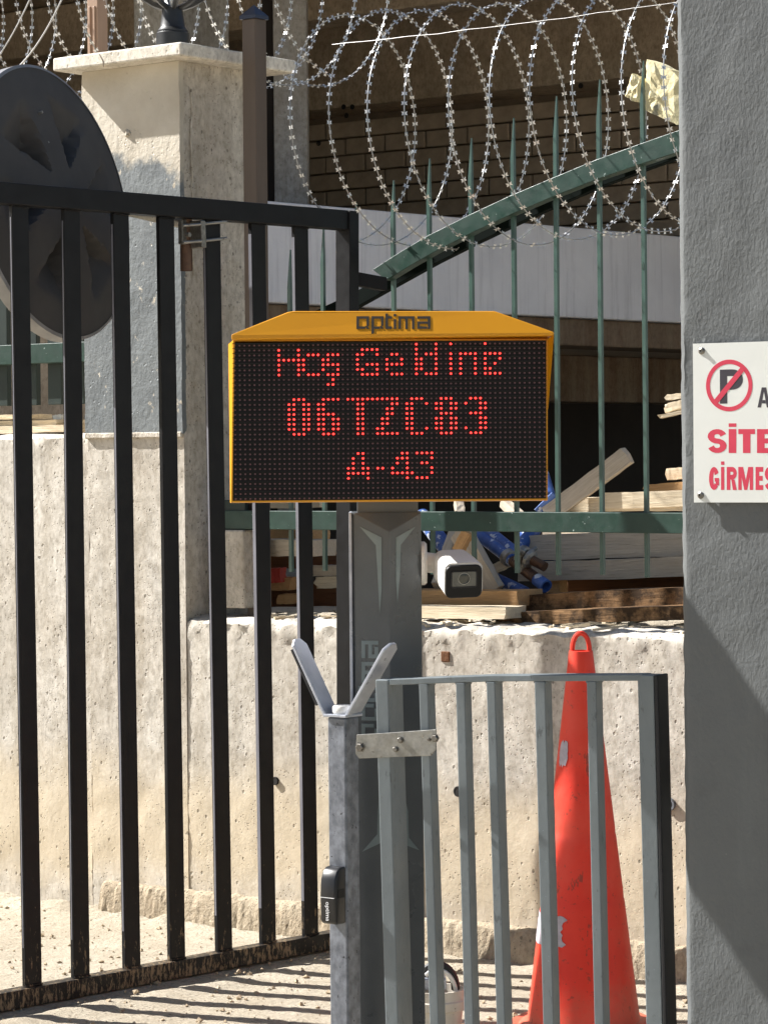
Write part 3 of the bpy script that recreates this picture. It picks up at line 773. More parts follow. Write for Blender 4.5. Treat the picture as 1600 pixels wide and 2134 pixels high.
pk(1203, 1052, 10.45, 1480, 1048, None, 0.16, 30, M['wood_pale'], 'pale plank with square end left of the cracked plank')
pk(1262, 1044, 10.3, 1480, 1036, None, 0.05, 34, M['wood_pale'], 'pale cracked plank on top of the right timber stack')
pk(1358, 1018, 10.35, 1480, 1008, None, 0.10, 16, M['wood_warm'], 'thin splintered batten on top of the pale planks', jag=0.014)
pk(1397, 988, 10.4, 1450, 984, None, 0.06, 24, M['wood_pale'], 'short pale block beside the grey pillar edge')
pk(1140, 1075, 10.35, 1308, 948, 10.25, 0.05, 36, M['wood_grey'], 'grey brown board standing diagonally out of the pile')
pk(1376, 868, 10.9, 1450, 852, None, 0.02, 7, M['wood_pale'], 'lowest splinter at the pillar edge', jag=0.012)
pk(1392, 850, 10.9, 1450, 836, None, 0.03, 18, M['wood_pale'], 'middle splintered stub at the pillar edge', jag=0.016)
pk(1390, 828, 10.9, 1450, 822, None, 0.03, 12, M['wood_pale'], 'uppermost splinter at the pillar edge', jag=0.014)
# leaning boards among the props
pk(915, 1235, 9.93, 965, 1085, 10.13, 0.03, 60, M['wood_grey'], 'wide grey board leaning behind the white camera')
pk(1030, 1235, 9.78, 958, 1105, 9.90, 0.03, 50, M['wood_grey'], 'pale grey leaning board right of the white camera')
pk(954, 1148, 9.76, 976, 1108, 9.74, 0.03, 22, M['wood_warm'], 'short brown stub of wood above the white camera', jag=0.003)
pk(1010, 1195, 9.88, 1060, 1172, 9.88, 0.03, 20, M['wood_pale'], 'little pale offcut between grey board and blue prop', jag=0.004)
pk(1050, 1048, 10.68, 1110, 1100, 10.48, 0.03, 20, M['wood_grey'], 'short grey slat behind the lower green rail')
pk(955, 1040, 10.68, 962, 1100, 10.58, 0.03, 34, M['wood_grey'], 'grey upright board end under the led sign')
# steel props
def prop(name, A, B, r, label, threaded=False, flange=False):
    A = Vector(A); B = Vector(B); t = thing(name, A, label, 'scaffold prop', 'blue scaffold props in the pile'); d = (B - A).normalized(); L = (B - A).length
    a = 0.55 if threaded else 1.0
    build('tube', MB().tube([A, A + d * L * a], r, 16), M['blue'], t, smooth=True)
    if threaded:
        Mz = frame(d.orthogonal(), d)
        pr = []; n = 16
        for k in range(n):
            h = L * (0.55 + 0.33 * k / n); pr += [(r * 0.80, h), (r * 0.92, h + L * 0.33 / n / 2)]
        build('thread', MB().lathe(A, pr, 16, Mz), M['thread'], t)
        build('collar', MB().lathe(A, [(r * 1.0, L * 0.46), (r * 1.35, L * 0.47), (r * 1.35, L * 0.52), (r * 1.0, L * 0.53)], 16, Mz), M['galv'], t, smooth=True)
        build('end_sleeve', MB().lathe(A, [(r * 1.02, L * 0.88), (r * 1.05, L), (r * 0.75, L), (r * 0.75, L * 0.95)], 16, Mz, cap=False), M['blue'], t, smooth=True)
    if flange:
        build('end_plate', MB().box(B, (0.09, 0.006, 0.09), frame(d.orthogonal(), d.cross(d.orthogonal()))), M['blue'], t)
prop('scaffold_prop', P(985, 1105, 10.03), P(1138, 1222, 9.68), 0.022, 'blue steel prop with threaded end beside the grey planks', threaded=True)
prop('scaffold_prop', P(985, 1085, 10.23), P(1085, 1165, 9.93), 0.026, 'sunlit blue steel prop crossing behind the threaded prop')
prop('scaffold_prop', P(1075, 1150, 10.08), P(1130, 1085, 10.18), 0.024, 'blue steel prop tilted up behind the lower green rail')
prop('scaffold_prop', P(1085, 1100, 10.28), P(1145, 1170, 10.08), 0.026, 'shaded blue steel prop just left of the thick grey plank')
prop('scaffold_prop', P(1020, 1200, 9.93), P(1095, 1235, 9.78), 0.020, 'blue steel prop lying low behind the leaning boards')
prop('scaffold_prop', P(1130, 990, 10.68), P(1150, 1060, 10.38), 0.026, 'blue steel prop standing up beside the lower right sign corner', flange=True)
prop('scaffold_prop', P(878, 1075, 10.38), P(935, 1150, 10.18), 0.03, 'dark blue steel prop in shade right of the sign post')
t = thing('prop_coupler', P(1095, 1160, 9.75), 'galvanised screw coupler lying on the blue props', 'coupler')
cc = P(1095, 1160, 9.75); dd = (P(1140, 1185, 9.70) - P(1075, 1150, 9.78)).normalized(); Mz = frame(dd.orthogonal(), dd)
build('nut', MB().lathe(cc - dd * 0.03, [(0.022, 0), (0.034, 0.006), (0.034, 0.026), (0.026, 0.032)], 10, Mz), M['galv'], t, 0.002)
build('nut', MB().lathe(cc + dd * 0.008, [(0.026, 0), (0.034, 0.006), (0.032, 0.018), (0.02, 0.024)], 10, Mz), M['galv'], t, 0.002)
build('threaded_rod', MB().lathe(cc + dd * 0.03, [q for k in range(10) for q in ((0.014, k * 0.006), (0.017, k * 0.006 + 0.003))], 12, Mz), M['thread'], t)
for a in (0, 2.1, 4.2):
    w = Mz @ Vector((math.cos(a), math.sin(a), 0)); build('wing', MB().tube([cc + w * 0.02, cc + w * 0.055], [0.011, 0.007], 8), M['galv'], t, smooth=True)
# stacked timber seen between the black gate bars
pk(548, 1112, 10.3, 668, 1112, None, 0.10, 30, M['wood_warm'], 'topmost brown timber end stacked behind the black gate')
pk(545, 1140, 10.15, 672, 1142, None, 0.14, 34, M['wood_grey'], 'grey sun edged plank in the stack behind the black gate')
pk(545, 1200, 10.22, 590, 1198, 10.2, 0.08, 30, M['red_paint'], 'short timber with a red painted end behind the black gate', name='timber_offcut', cat='offcut', jag=0.003)
pk(560, 1216, 10.28, 612, 1216, 10.26, 0.10, 26, M['wood_warm'], 'brown timber end just under the red painted end')
pk(640, 1190, 10.25, 720, 1188, 10.2, 0.10, 22, M['wood_grey'], 'small grey timber beside the gate end post')
pk(664, 1214, 10.2, 725, 1212, 10.18, 0.08, 24, M['wood_pale'], 'pale broken timber beside the gate end post', jag=0.012)
pk(585, 1248, 10.2, 640, 1246, 10.18, 0.10, 20, M['wood_warm'], 'lowest brown timber end behind the black gate')
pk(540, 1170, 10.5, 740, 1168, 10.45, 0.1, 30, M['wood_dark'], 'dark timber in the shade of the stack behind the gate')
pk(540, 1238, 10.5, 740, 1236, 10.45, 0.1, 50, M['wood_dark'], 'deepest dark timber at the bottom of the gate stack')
pk(545, 1052, 10.35, 672, 1050, 10.3, 0.10, 14, M['wood_pale'], 'pale batten peeking out right under the led sign')
# boards on the higher left wall
def board_left(px0, py0, v0, px1, py1, v1, depth, h, m, label, seed=0):
    plank(wp(px0, py0, v0), wp(px1, py1, v1), depth, h, m, label, group='boards on the left wall', seed=seed)
board_left(-60, 899, 0.16, 182, 893, 0.16, 0.20, 0.026, M['wood_pale'], 'lowest pale board lying on the higher wall left of the column')
board_left(-60, 887, 0.24, 150, 880, 0.22, 0.16, 0.020, M['wood_pale'], 'middle pale board stacked on the higher left wall')
board_left(-60, 872, 0.30, 82, 868, 0.30, 0.14, 0.018, M['wood_pale'], 'uppermost pale board at the left edge on the wall')
board_left(117, 872, 0.20, 132, 870, 0.20, 0.03, 0.024, M['sign_white'], 'small white lump lying on the boards of the left wall')
def litter():
    mb = MB(); rnd = random.Random(5)
    for i in range(150):
        s_ = rnd.uniform(-0.9, 1.0); v_ = rnd.uniform(0.03, 0.6); L = rnd.choice([0.015, 0.025, 0.04, 0.07, 0.11]); a = rnd.uniform(0, 3.1)
        d = (U * math.cos(a) + V * math.sin(a) + UP * rnd.uniform(-.15, .25)).normalized(); c = wall_pt(s_, v_, LOW + 0.022 + rnd.uniform(0, 0.01))
        w_ = rnd.uniform(0.004, 0.016); n_ = d.cross(UP).normalized(); m_ = d.cross(n_)
        pts = [c - d * L / 2 - n_ * w_ * .6, c - d * L / 2 + n_ * w_ * .4, c + d * L / 2 + n_ * w_ * .2, c + d * L * .4 - n_ * w_ * .5]
        mb.prism(pts, m_ * rnd.uniform(0.003, 0.010))
    tag(build('wood_splinters', mb, M['wood_pale']), 'pale splinters and chips strewn along the top of the low wall', 'splinters', kind='stuff')
litter()
# concrete kerb stub behind the gate next to the column
mb = MB().box(wp(497, 1185, 0.12) , (0.13, 0.10, 0.27), frame(U)); k0 = wp(497, 1265, 0.12)
tag(build('concrete_stub', mb, M['column'], bevel=0.006, at=k0), 'short grey concrete stub between column and timber stack', 'concrete stub')

# ================================================================= black gate
GP = (-1.120, 8.397); GD = Vector((0.69, 0.745, 0)).normalized(); GNB = Vector((GD.y, -GD.x, 0))     # GNB faces the camera
def gp(px, py): return VP(px, py, GP, GD)
def black_gate():
    o = gp(0, 2100); t = thing('black_gate', (o.x, o.y, 0), 'tall black steel bar gate standing open at left', 'gate')
    bars = [(22, 50, 2060), (130, 151, 2045), (233, 258, 2025), (328, 352, 2005), (425, 451, 1985), (520, 543, 1967), (610, 632, 1950)]
    a0 = gp(-260, 358); a1 = gp(731, 440)
    # top rail
    hgt = 0.064
    build('top_rail', MB().bar(a0 - UP * hgt / 2, a1 - UP * hgt / 2 - GD * 0.0, UP, hgt, GNB, 0.05), M['black_gate'], t, bevel=0.003)
    b0 = gp(-260, 2150); b1 = gp(700, 1944); b0.z = 0.058; b1.z = 0.060
    build('bottom_rail', MB().bar(b0 - UP * 0.028, b1 - UP * 0.028, UP, 0.054, GNB, 0.05), M['black_gate'], t, bevel=0.003)
    w = 0.063
    allb = [(-86, -58, 2085), (-190, -160, 2110)] + bars
    for x0, x1, yb in allb:
        A = gp(x0, 450); B = gp(x1, yb)
        A = A + GD * w / 2; B = B + GD * w / 2
        d = (A - B); A = B + d * ((A.z - B.z + 0.0) and (1.0))
        rail_z = a0.z + (a1.z - a0.z) * ((A - a0).dot(GD) / (a1 - a0).dot(GD)) - hgt
        A = B + d * ((rail_z - 0.0 - B.z) / d.z); B = B + d * ((0.059 - B.z) / d.z)
        br = build('bar', MB().bar(B, A, GD, w, GNB, 0.016), M['black_gate'], t, bevel=0.002)
        for q, sg in ((A, -1), (B, 1)):
            vsw = [q + GD * (w / 2) * e_ + GNB * 0.009 + UP * sg * 0.002 for e_ in (-1, -0.5, 0, 0.5, 1)]
            build('weld', MB().tube([p_ + UP * random.uniform(-.0015, .0015) for p_ in vsw], [0.003, 0.0045, 0.0038, 0.0046, 0.003], 6), M['black_gate'], br, smooth=True)
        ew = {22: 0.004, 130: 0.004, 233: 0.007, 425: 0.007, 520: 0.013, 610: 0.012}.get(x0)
        if ew: build('sunlit_edge', MB().bar(B.lerp(A, 0.05) - GD * (w / 2 + 0.0003), B.lerp(A, 0.985) - GD * (w / 2 + 0.0003), GD, 0.0012, GNB, ew), M['sunlit_edge'], br)  # sunlight on the bar's left side, put into a pale strip
    # end post
    A = gp(713, 470); B = gp(716, 1940); d = A - B; A = B + d * ((a1.z - B.z) / d.z); B = B + d * ((0.03 - B.z) / d.z)
    mid = GD * 0.024
    build('end_post', MB().bar(B + mid, A + mid - UP * 0.001 , GD, 0.044, GNB, 0.066), M['black_gate'], t, bevel=0.003)
    # latch stub to the fence rail
    s0 = gp(735, 580) ; e = wp(800, 592, 0.06)
    build('latch_stub', MB().bar(s0, e, UP, 0.045, GNB, 0.03), M['black_gate'], t, bevel=0.002)
    return t
black_gate()
# pipe clamp on a gate bar, carrying the mirror arm
def clamp():
    c = gp(441, 505); t = thing('pipe_clamp', c, 'galvanised pipe clamp with two u bolts on a black gate bar', 'clamp')
    pc = gp(404, 505) - GNB * 0.035
    build('pipe', MB().lathe(Vector((pc.x, pc.y, gp(404, 563).z)), [(0.019, 0), (0.019, 0.17), (0.016, 0.17), (0.016, 0.0)], 18, cap=False), M['thread'], t, smooth=True)
    build('clamp_plate', MB().bar(gp(408, 460) + GNB * 0.0, gp(410, 517), GD, 0.02, GNB, 0.07), M['bolt'], t, bevel=0.003)
    build('clamp_plate', MB().bar(gp(396, 455) - GNB * 0.03, gp(397, 508) - GNB * 0.03, GD, 0.03, GNB, 0.02), M['bolt'], t, bevel=0.003)
    for py in (468, 503):
        l = gp(376, py + 2) + GNB * 0.012; r = gp(462, py - 6) + GNB * 0.020
        build('u_bolt', MB().tube([l, gp(405, py) + GNB * 0.03, r, r - GNB * 0.05, gp(405, py) - GNB * 0.07], 0.0048, 8), M['galv'], t, smooth=True)
    q = gp(387, 489) + GNB * 0.012; Mz = Matrix((GD, UP, GNB)).transposed()
    build('bolt', MB().lathe(q, [(0.008, -0.01), (0.008, 0.006)], 6, Mz), M['bolt'], t)
clamp()

# ================================================================= round mirror seen from behind
def mirror():
    c = P(112, 421, 8.95); n = Vector((0.885, -0.44, 0.150)).normalized()
    x = Vector((0, 0, 1)).cross(n).normalized(); y = n.cross(x); Rr = 0.428
    t = thing('traffic_mirror', c, 'dark grey ribbed back of a large round traffic mirror behind the black gate', 'mirror')
    seg, rings = 120, 40; vs_, fs = [], []
    def height(r, a):
        k = 6; sec = 2 * math.pi / k; al = (a + 0.35) % sec - sec / 2          # pocket centred between ribs
        lat = abs(math.sin(al)) * r; rad = math.cos(al) * r
        # triangular pockets between the ribs, deep near the hub and shallow outwards
        half = (rad - 0.24) * 0.48
        ins = min((half - lat) / 0.035, (rad - 0.27) / 0.025)
        dep = max(0.0, min(1.0, ins)); fade = max(0.0, 1 - max(0, rad - 0.30) / 0.46)
        base = 0.055 * (1 - (r ** 2)) 
        return base - 0.11 * dep * fade
    for i in range(rings + 1):
        r = i / rings
        for k in range(seg):
            a = 2 * math.pi * k / seg
            vs_.append(c + (x * math.cos(a) + y * math.sin(a)) * r * Rr + n * height(r, a))
    for i in range(rings):
        for k in range(seg):
            l = (k + 1) % seg; fs.append((i * seg + k, i * seg + l, (i + 1) * seg + l, (i + 1) * seg + k))
    shell = build('back_shell', MB().add(vs_, fs), M['mirror_back'], t, smooth=True)
    Mz = Matrix((x, y, n)).transposed()
    build('rim', MB().lathe(c, [(Rr - 0.004, 0.004), (Rr + 0.006, 0.0), (Rr + 0.006, -0.045), (Rr - 0.01, -0.05), (Rr - 0.05, -0.05)], 96, Mz, cap=False), M['rim'], t, smooth=True)
    build('mirror_glass', MB().lathe(c, [(Rr - 0.02, -0.047), (0.0005, -0.02)], 48, Mz, cap=False), M['galv'], t, smooth=True)
    for px, py in ((87, 233), (100, 296), (114, 368)):
        d = ray(px, py); q = EYE + d * ((c + n * 0.042 - EYE).dot(n) / d.dot(n))
        build('screw', MB().lathe(q, [(0.0045, -0.02), (0.0045, 0.002), (0.0025, 0.004)], 10, Mz), M['galv'], shell)
    build('mount_arm', MB().tube([c + n * 0.03, c + n * 0.07, gp(404, 452) - GNB * 0.035 - UP * 0.02], 0.017, 12), M['galv'], t, smooth=True)
mirror()

# ================================================================= traffic cone
def cone():
    b = P(1216, 2138, 7.97); b.z = 0.0; H = 1.068
    t = thing('traffic_cone', b, 'tall orange traffic cone with torn white tape remnants', 'traffic cone')
    def rad(h): 
        return 0.163 + (0.033 - 0.163) * (h / H) ** 0.97
    pr = [(0.185, 0.028), (0.175, 0.04)]
    for i in range(41):
        h = 0.045 + (H - 0.045) * i / 40; r = rad(h)
        pr.append((r, h))
        if i in (13, 20): pr.append((r - 0.0018, h + 0.004))
    pr += [(0.028, H + 0.001), (0.0275, H - 0.02)]
    build('body', MB().lathe(b, pr, 40, cap=False), M['cone'], t, smooth=True)
    base = MB(); q = []
    for k in range(8):
        a = 2 * math.pi * (k + 0.5) / 8 + 0.35; q.append(b + Vector((0.235 * math.cos(a), 0.235 * math.sin(a), 0.0)))
    base.prism(q, UP * 0.032); build('base', base, M['cone'], t, bevel=0.008)
    pts = []
    for i in range(15):
        a = math.pi * i / 14; pts.append(b + Vector((0.024 * math.cos(a), 0, H - 0.006 + (0.055 * math.sin(a) ** 0.8 if 0 < i < 14 else 0))))
    build('handle', MB().tube(pts, 0.0068, 8), M['cone'], t, smooth=True)
    def patch(h0, h1, a0, a1, seed, jag):
        vs_, fs = [], []; n, m = 14, 10
        for j in range(m + 1):
            for i in range(n + 1):
                u_, w_ = i / n, j / m
                e = jag * fbm((w_ * 5, seed, 0)) if i in (0, n) else 0
                e2 = jag * fbm((u_ * 5, seed, 4)) if j in (0, m) else 0
                rr = min(u_, 1 - u_); rr2 = min(w_, 1 - w_)
                h = h0 + (h1 - h0) * (w_ + e2 * 0.6); a = a0 + (a1 - a0) * (u_ + e)
                if jag > 0.2:  # rounded scrap
                    u2, w2 = u_ * 2 - 1, w_ * 2 - 1; k_ = math.sqrt(max(1e-6, 1 - 0.5 * min(1, w2 * w2))); a = (a0 + a1) / 2 + (a1 - a0) / 2 * (u2 * k_ + e * 0.6)
                r = rad(h) + 0.0018
                vs_.append(b + Vector((r * math.cos(a), r * math.sin(a), h)))
        for j in range(m):
            for i in range(n): k_ = j * (n + 1) + i; fs.append((k_, k_ + 1, k_ + n + 2, k_ + n + 1))
        build('tape_remnant', MB().add(vs_, fs), M['tape'], t, smooth=True)
    patch(0.755, 0.822, R(203), R(232), 2, 0.34)
    patch(0.262, 0.345, R(176), R(240), 5, 0.16)
cone()
# ================================================================= bucket with a carried cup
def bucket():
    b = P(907, 2150, 7.78); b.z = 0.0
    t = thing('bucket', b, 'dirty white plastic bucket on the ground behind the grey gate', 'bucket')
    build('body', MB().lathe(b, [(0.062, 0), (0.064, 0.004), (0.074, 0.10), (0.074, 0.112), (0.084, 0.116), (0.085, 0.138), (0.081, 0.142), (0.081, 0.168), (0.076, 0.168), (0.07, 0.02)], 32, cap=False), M['bucket'], t, smooth=True)
    pts = [b + Vector((0.006 + 0.05 * math.cos(a), -0.02 * math.sin(a), 0.165 + 0.07 * math.sin(a))) for a in [math.pi * i / 14 for i in range(15)]]
    tt = thing('trowel', b + UP * 0.15, 'black and white handled tool sticking out of the bucket', 'tool')
    build('handle', MB().tube(pts, 0.012, 8), M['rubber'], tt, smooth=True)
    build('inner_band', MB().tube([p - UP * 0.012 - Vector((0, 0.010, 0)) for p in pts[:11]], 0.006, 8), M['white_plastic'], tt, smooth=True)
    build('head', MB().box(b + Vector((-0.02, 0, 0.185)), (0.10, 0.07, 0.034)), M['fork'], tt, bevel=0.006)
bucket()

# ================================================================= led sign on its totem
SD = 5.88
def LS(px, py, off=0.0):                                # point on the sign plane; off = towards the camera
    p = P(px, py, SD); return p - Vector((0, off, 0))
TL = LS(488.6, 720); TR = LS(1133.5, 714.5); BL = LS(491, 1040)
EX = (TR - TL) / 63; EY = (BL - TL) / 31              # one led step right / down
EX.y = EY.y = 0; NX = EX.normalized(); NY = EY.normalized()
def led(c, r, off=0.0): return TL + EX * c + EY * r - Vector((0, off, 0))
rows = {
0: '37 41 44 51', 1: '9 13 26-29 37 41', 2: '9 13 15-17 19-21 25 26 29 32 33 37 39-41 44 46-49 51-54',
3: '9-14 18 19 25 31 34 37 38 41 44 46 49 51 54', 4: '9 13 14 18-21 25 27-29 31-34 37 38 41 44 46 49 51 53',
5: '9 13 14 18 21 25 26 29 31 37 38 41 44 46 49 51 52', 6: '9 13 15-17 19-21 26-29 32-34 37 39-41 44 46 49 51-54',
7: '20', 8: '19 20',
11: '12-14 18-21 23-33 36-38 42-44 48-50', 12: '11 12 14 15 17 18 25 26 32 33 35 36 39 41 42 44 45 47 50 51',
13: '11 12 14 15 17 18 25 26 31 32 35 36 41 42 44 45 50 51', 14: '11 12 14 15 17-20 25 26 31 32 35 36 42-44 48-50',
15: '11 12 14 15 17 18 20 21 25 26 30 31 35 36 41 42 44 45 50 51', 16: '11 12 14 15 17 18 20 21 25 26 30 31 35 36 41 42 44 45 50 51',
17: '11 12 14 15 17 18 20 21 25 26 29 30 35 36 39 41 42 44 45 47 50 51', 18: '12-14 18-20 25 26 29-33 36-38 42-44 48-50',
22: '25 26 34 35 37-40', 23: '24 26 33-35 40', 24: '24 26 33 35 38 39', 25: '23 24 26 27 29 30 32 35 40', 26: '23-27 32-36 40', 27: '23 27 35 37-39'}
lit = set()
for r, s in rows.items():
    for tkn in s.split():
        a, _, b = tkn.partition('-')
        for c in range(int(a), int(b or a) + 1): lit.add((c, r))
def led_sign():
    o = led(31.5, 33); t = thing('led_sign', o, 'yellow cased led sign showing red dot matrix text above the grey totem', 'led sign')
    def Q(px, py, off): return LS(px, py, off)
    # case: front edge and wider back edge
    f = [LS(486, 708, .0), LS(1141, 706, .0), LS(1141, 1042, .0), LS(481.5, 1047, .0)]
    bk = [LS(474, 714, -.045), LS(1141, 702, -.045), LS(1138, 1041, -.045), LS(477, 1047, -.045)]
    mid = [LS(474, 716, -.03), LS(1142, 702, -.012), LS(1141.2, 1044.0, -.03), LS(478.5, 1048.5, -.03)]
    e = 0.003; inn = [f[0] + (NX + NY) * e, f[1] + (-NX + NY) * e, f[2] + (-NX - NY) * e, f[3] + (NX - NY) * e]
    inb = [p + Vector((0, 0.012, 0)) for p in inn]
    mb = MB().add(f + mid + bk + inn + inb, [(0, 1, 5, 4), (1, 2, 6, 5), (2, 3, 7, 6), (3, 0, 4, 7), (4, 5, 9, 8), (5, 6, 10, 9), (6, 7, 11, 10), (7, 4, 8, 11), (8, 9, 10, 11),
        (0, 12, 13, 1), (1, 13, 14, 2), (2, 14, 15, 3), (3, 15, 12, 0), (12, 16, 17, 13), (13, 17, 18, 14), (14, 18, 19, 15), (15, 19, 16, 12)])
    build('case', mb, M['yellow'], t)
    # flared right cheek
    build('right_cheek', MB().add([LS(1141, 706, 0.0), LS(1151, 700, 0.045), LS(1151, 702, -0.01), LS(1141, 855, 0.0), LS(1142, 850, 0.004)], [(0, 1, 4, 3), (1, 2, 3, 4), (0, 2, 1), (0, 3, 2)]), M['yellow'], t)
    # hood: sloped prism standing forward of the display
    fr = 0.05
    fl = [LS(485, 710, fr), LS(1151, 701, fr), LS(1151, 694, fr), LS(1030, 649, fr - 0.03), LS(612, 649, fr - 0.03), LS(600, 651, fr - 0.03), LS(485, 699, fr)]
    bkh = [p.copy() for p in fl]
    for p in bkh: p.y = SD + 0.035
    mb = MB(); n = len(fl)
    mb.add(fl + bkh, [(0, 1, 2, 6), (2, 3, 4, 5, 6), tuple(reversed(range(n, 2 * n)))] + [(i, i + n, (i + 1) % n + n, (i + 1) % n) for i in range(n)])
    hood = build('hood', mb, M['yellow'], t, bevel=0.0022, segs=2)
    # raised dark wordmark, built as strokes
    px0, yb, xh = 743.0, 687.0, 27.0
    st = 5.2
    L = []
    def rect(x0, y0, x1, y1): L.append((x0, y0, x1, y1))
    def ring(x0, x1, open_tail=True, desc=0, bar=False):
        rect(x0, 660, x0 + st, 687 + desc); rect(x0 + st, 660, x1, 660 + st); rect(x1 - st, 660 + st, x1, 687 - st * 1.3)
        rect(x0 + st, 687 - st, x1 - st * 1.5, 687)
    ring(743, 769); L.append(('d', 769 - st * 1.5, 687 - st * 1.2))
    ring(774, 799, desc=10); L.append(('d', 799 - st * 1.5, 687 - st * 1.2))
    rect(803, 654, 803 + st, 687); rect(803 + st, 660, 816, 660 + st); rect(803 + st, 687 - st, 816, 687)
    rect(820, 660 + st + 1, 820 + st, 687); rect(820, 655, 820 + st, 655 + st)
    rect(830, 660, 830 + st, 687); rect(830 + st, 660, 863, 660 + st); rect(844, 660 + st, 844 + st, 687); rect(863 - st, 660 + st, 863, 687)
    rect(869, 660, 896, 660 + st); rect(896 - st, 660 + st, 896, 687); rect(869, 671, 896 - st, 671 + st); rect(869, 671 + st, 869 + st, 687); rect(869 + st, 687 - st, 889, 687)
    def hp(x, y, o): # on the sloped hood front
        tt = (699 - 0.0075 * (x - 485) - y) / (699 - 0.0075 * (x - 485) - 649); return LS(x, y, fr - 0.03 * max(0, tt) + o)
    mb = MB()
    for q in L:
        if q[0] == 'd':
            _, x, y = q; quad = [(x, y), (x + 5, y), (x + 8, y + 6), (x + 3, y + 6)]
        else: quad = [(q[0], q[1]), (q[2], q[1]), (q[2], q[3]), (q[0], q[3])]
        fpts = [hp(a, b, 0.0005) for a, b in quad]; bp = [hp(a, b, -0.002) for a, b in quad]
        mb.add(fpts + bp, [(0, 1, 2, 3), (0, 4, 5, 1), (1, 5, 6, 2), (2, 6, 7, 3), (3, 7, 4, 0)])
    build('wordmark', mb, M['logo'], hood)
    # four led modules
    for mx in (0, 1):
        for my in (0, 1):
            a = led(mx * 32 - 0.48, my * 16 - 0.6, -0.004); b = led(mx * 32 + 31.46, my * 16 - 0.6, -0.004); c = led(mx * 32 + 31.46, my * 16 + 15.36, -0.004); d = led(mx * 32 - 0.48, my * 16 + 15.36, -0.004)
            mod = build('led_module', MB().prism([a, b, c, d], (0, 0.02, 0)), M['led_black'], t)
            lou = MB(); off = MB(); on = MB()
            for r in range(16):
                rr = my * 16 + r
                p = led(mx * 32 + 15.5, rr - 0.42, 0.0005)
                lou.box(p, (EX.length * 31.9, 0.0085, 0.0010), Matrix((NX, Vector((0, 1, 0)), -NY)).transposed())
                for c_ in range(32):
                    cc_ = mx * 32 + c_; q = led(cc_, rr, -0.0035)
                    r_ = 0.0025 if (cc_, rr) in lit else 0.0022
                    tgt = on if (cc_, rr) in lit else off
                    ring1 = [q + NX * r_ * math.cos(k * math.pi / 3) + NY * r_ * 0.85 * math.sin(k * math.pi / 3) for k in range(6)]
                    ring2 = [q + NX * r_ * .7 * math.cos(k * math.pi / 3) + NY * r_ * .6 * math.sin(k * math.pi / 3) - Vector((0, r_ * 0.8, 0)) for k in range(6)]
                    tgt.add(ring1 + ring2, [(k, (k + 1) % 6, 6 + (k + 1) % 6, 6 + k) for k in range(6)] + [(6, 7, 8, 9, 10, 11)])
            tag(build('louvres', lou, M['led_black'], mod), kind='stuff')
            tag(build('unlit_leds', off, M['led_off'], mod), kind='stuff')
            if on.v: tag(build('lit_leds', on, M['led_on'], mod), kind='stuff')
    build('rear_bracket', MB().box((led(31.5, 20).x, SD + 0.158, 1.62), (0.10, 0.22, 0.12)), M['totem'], t)
    return t
led_sign()

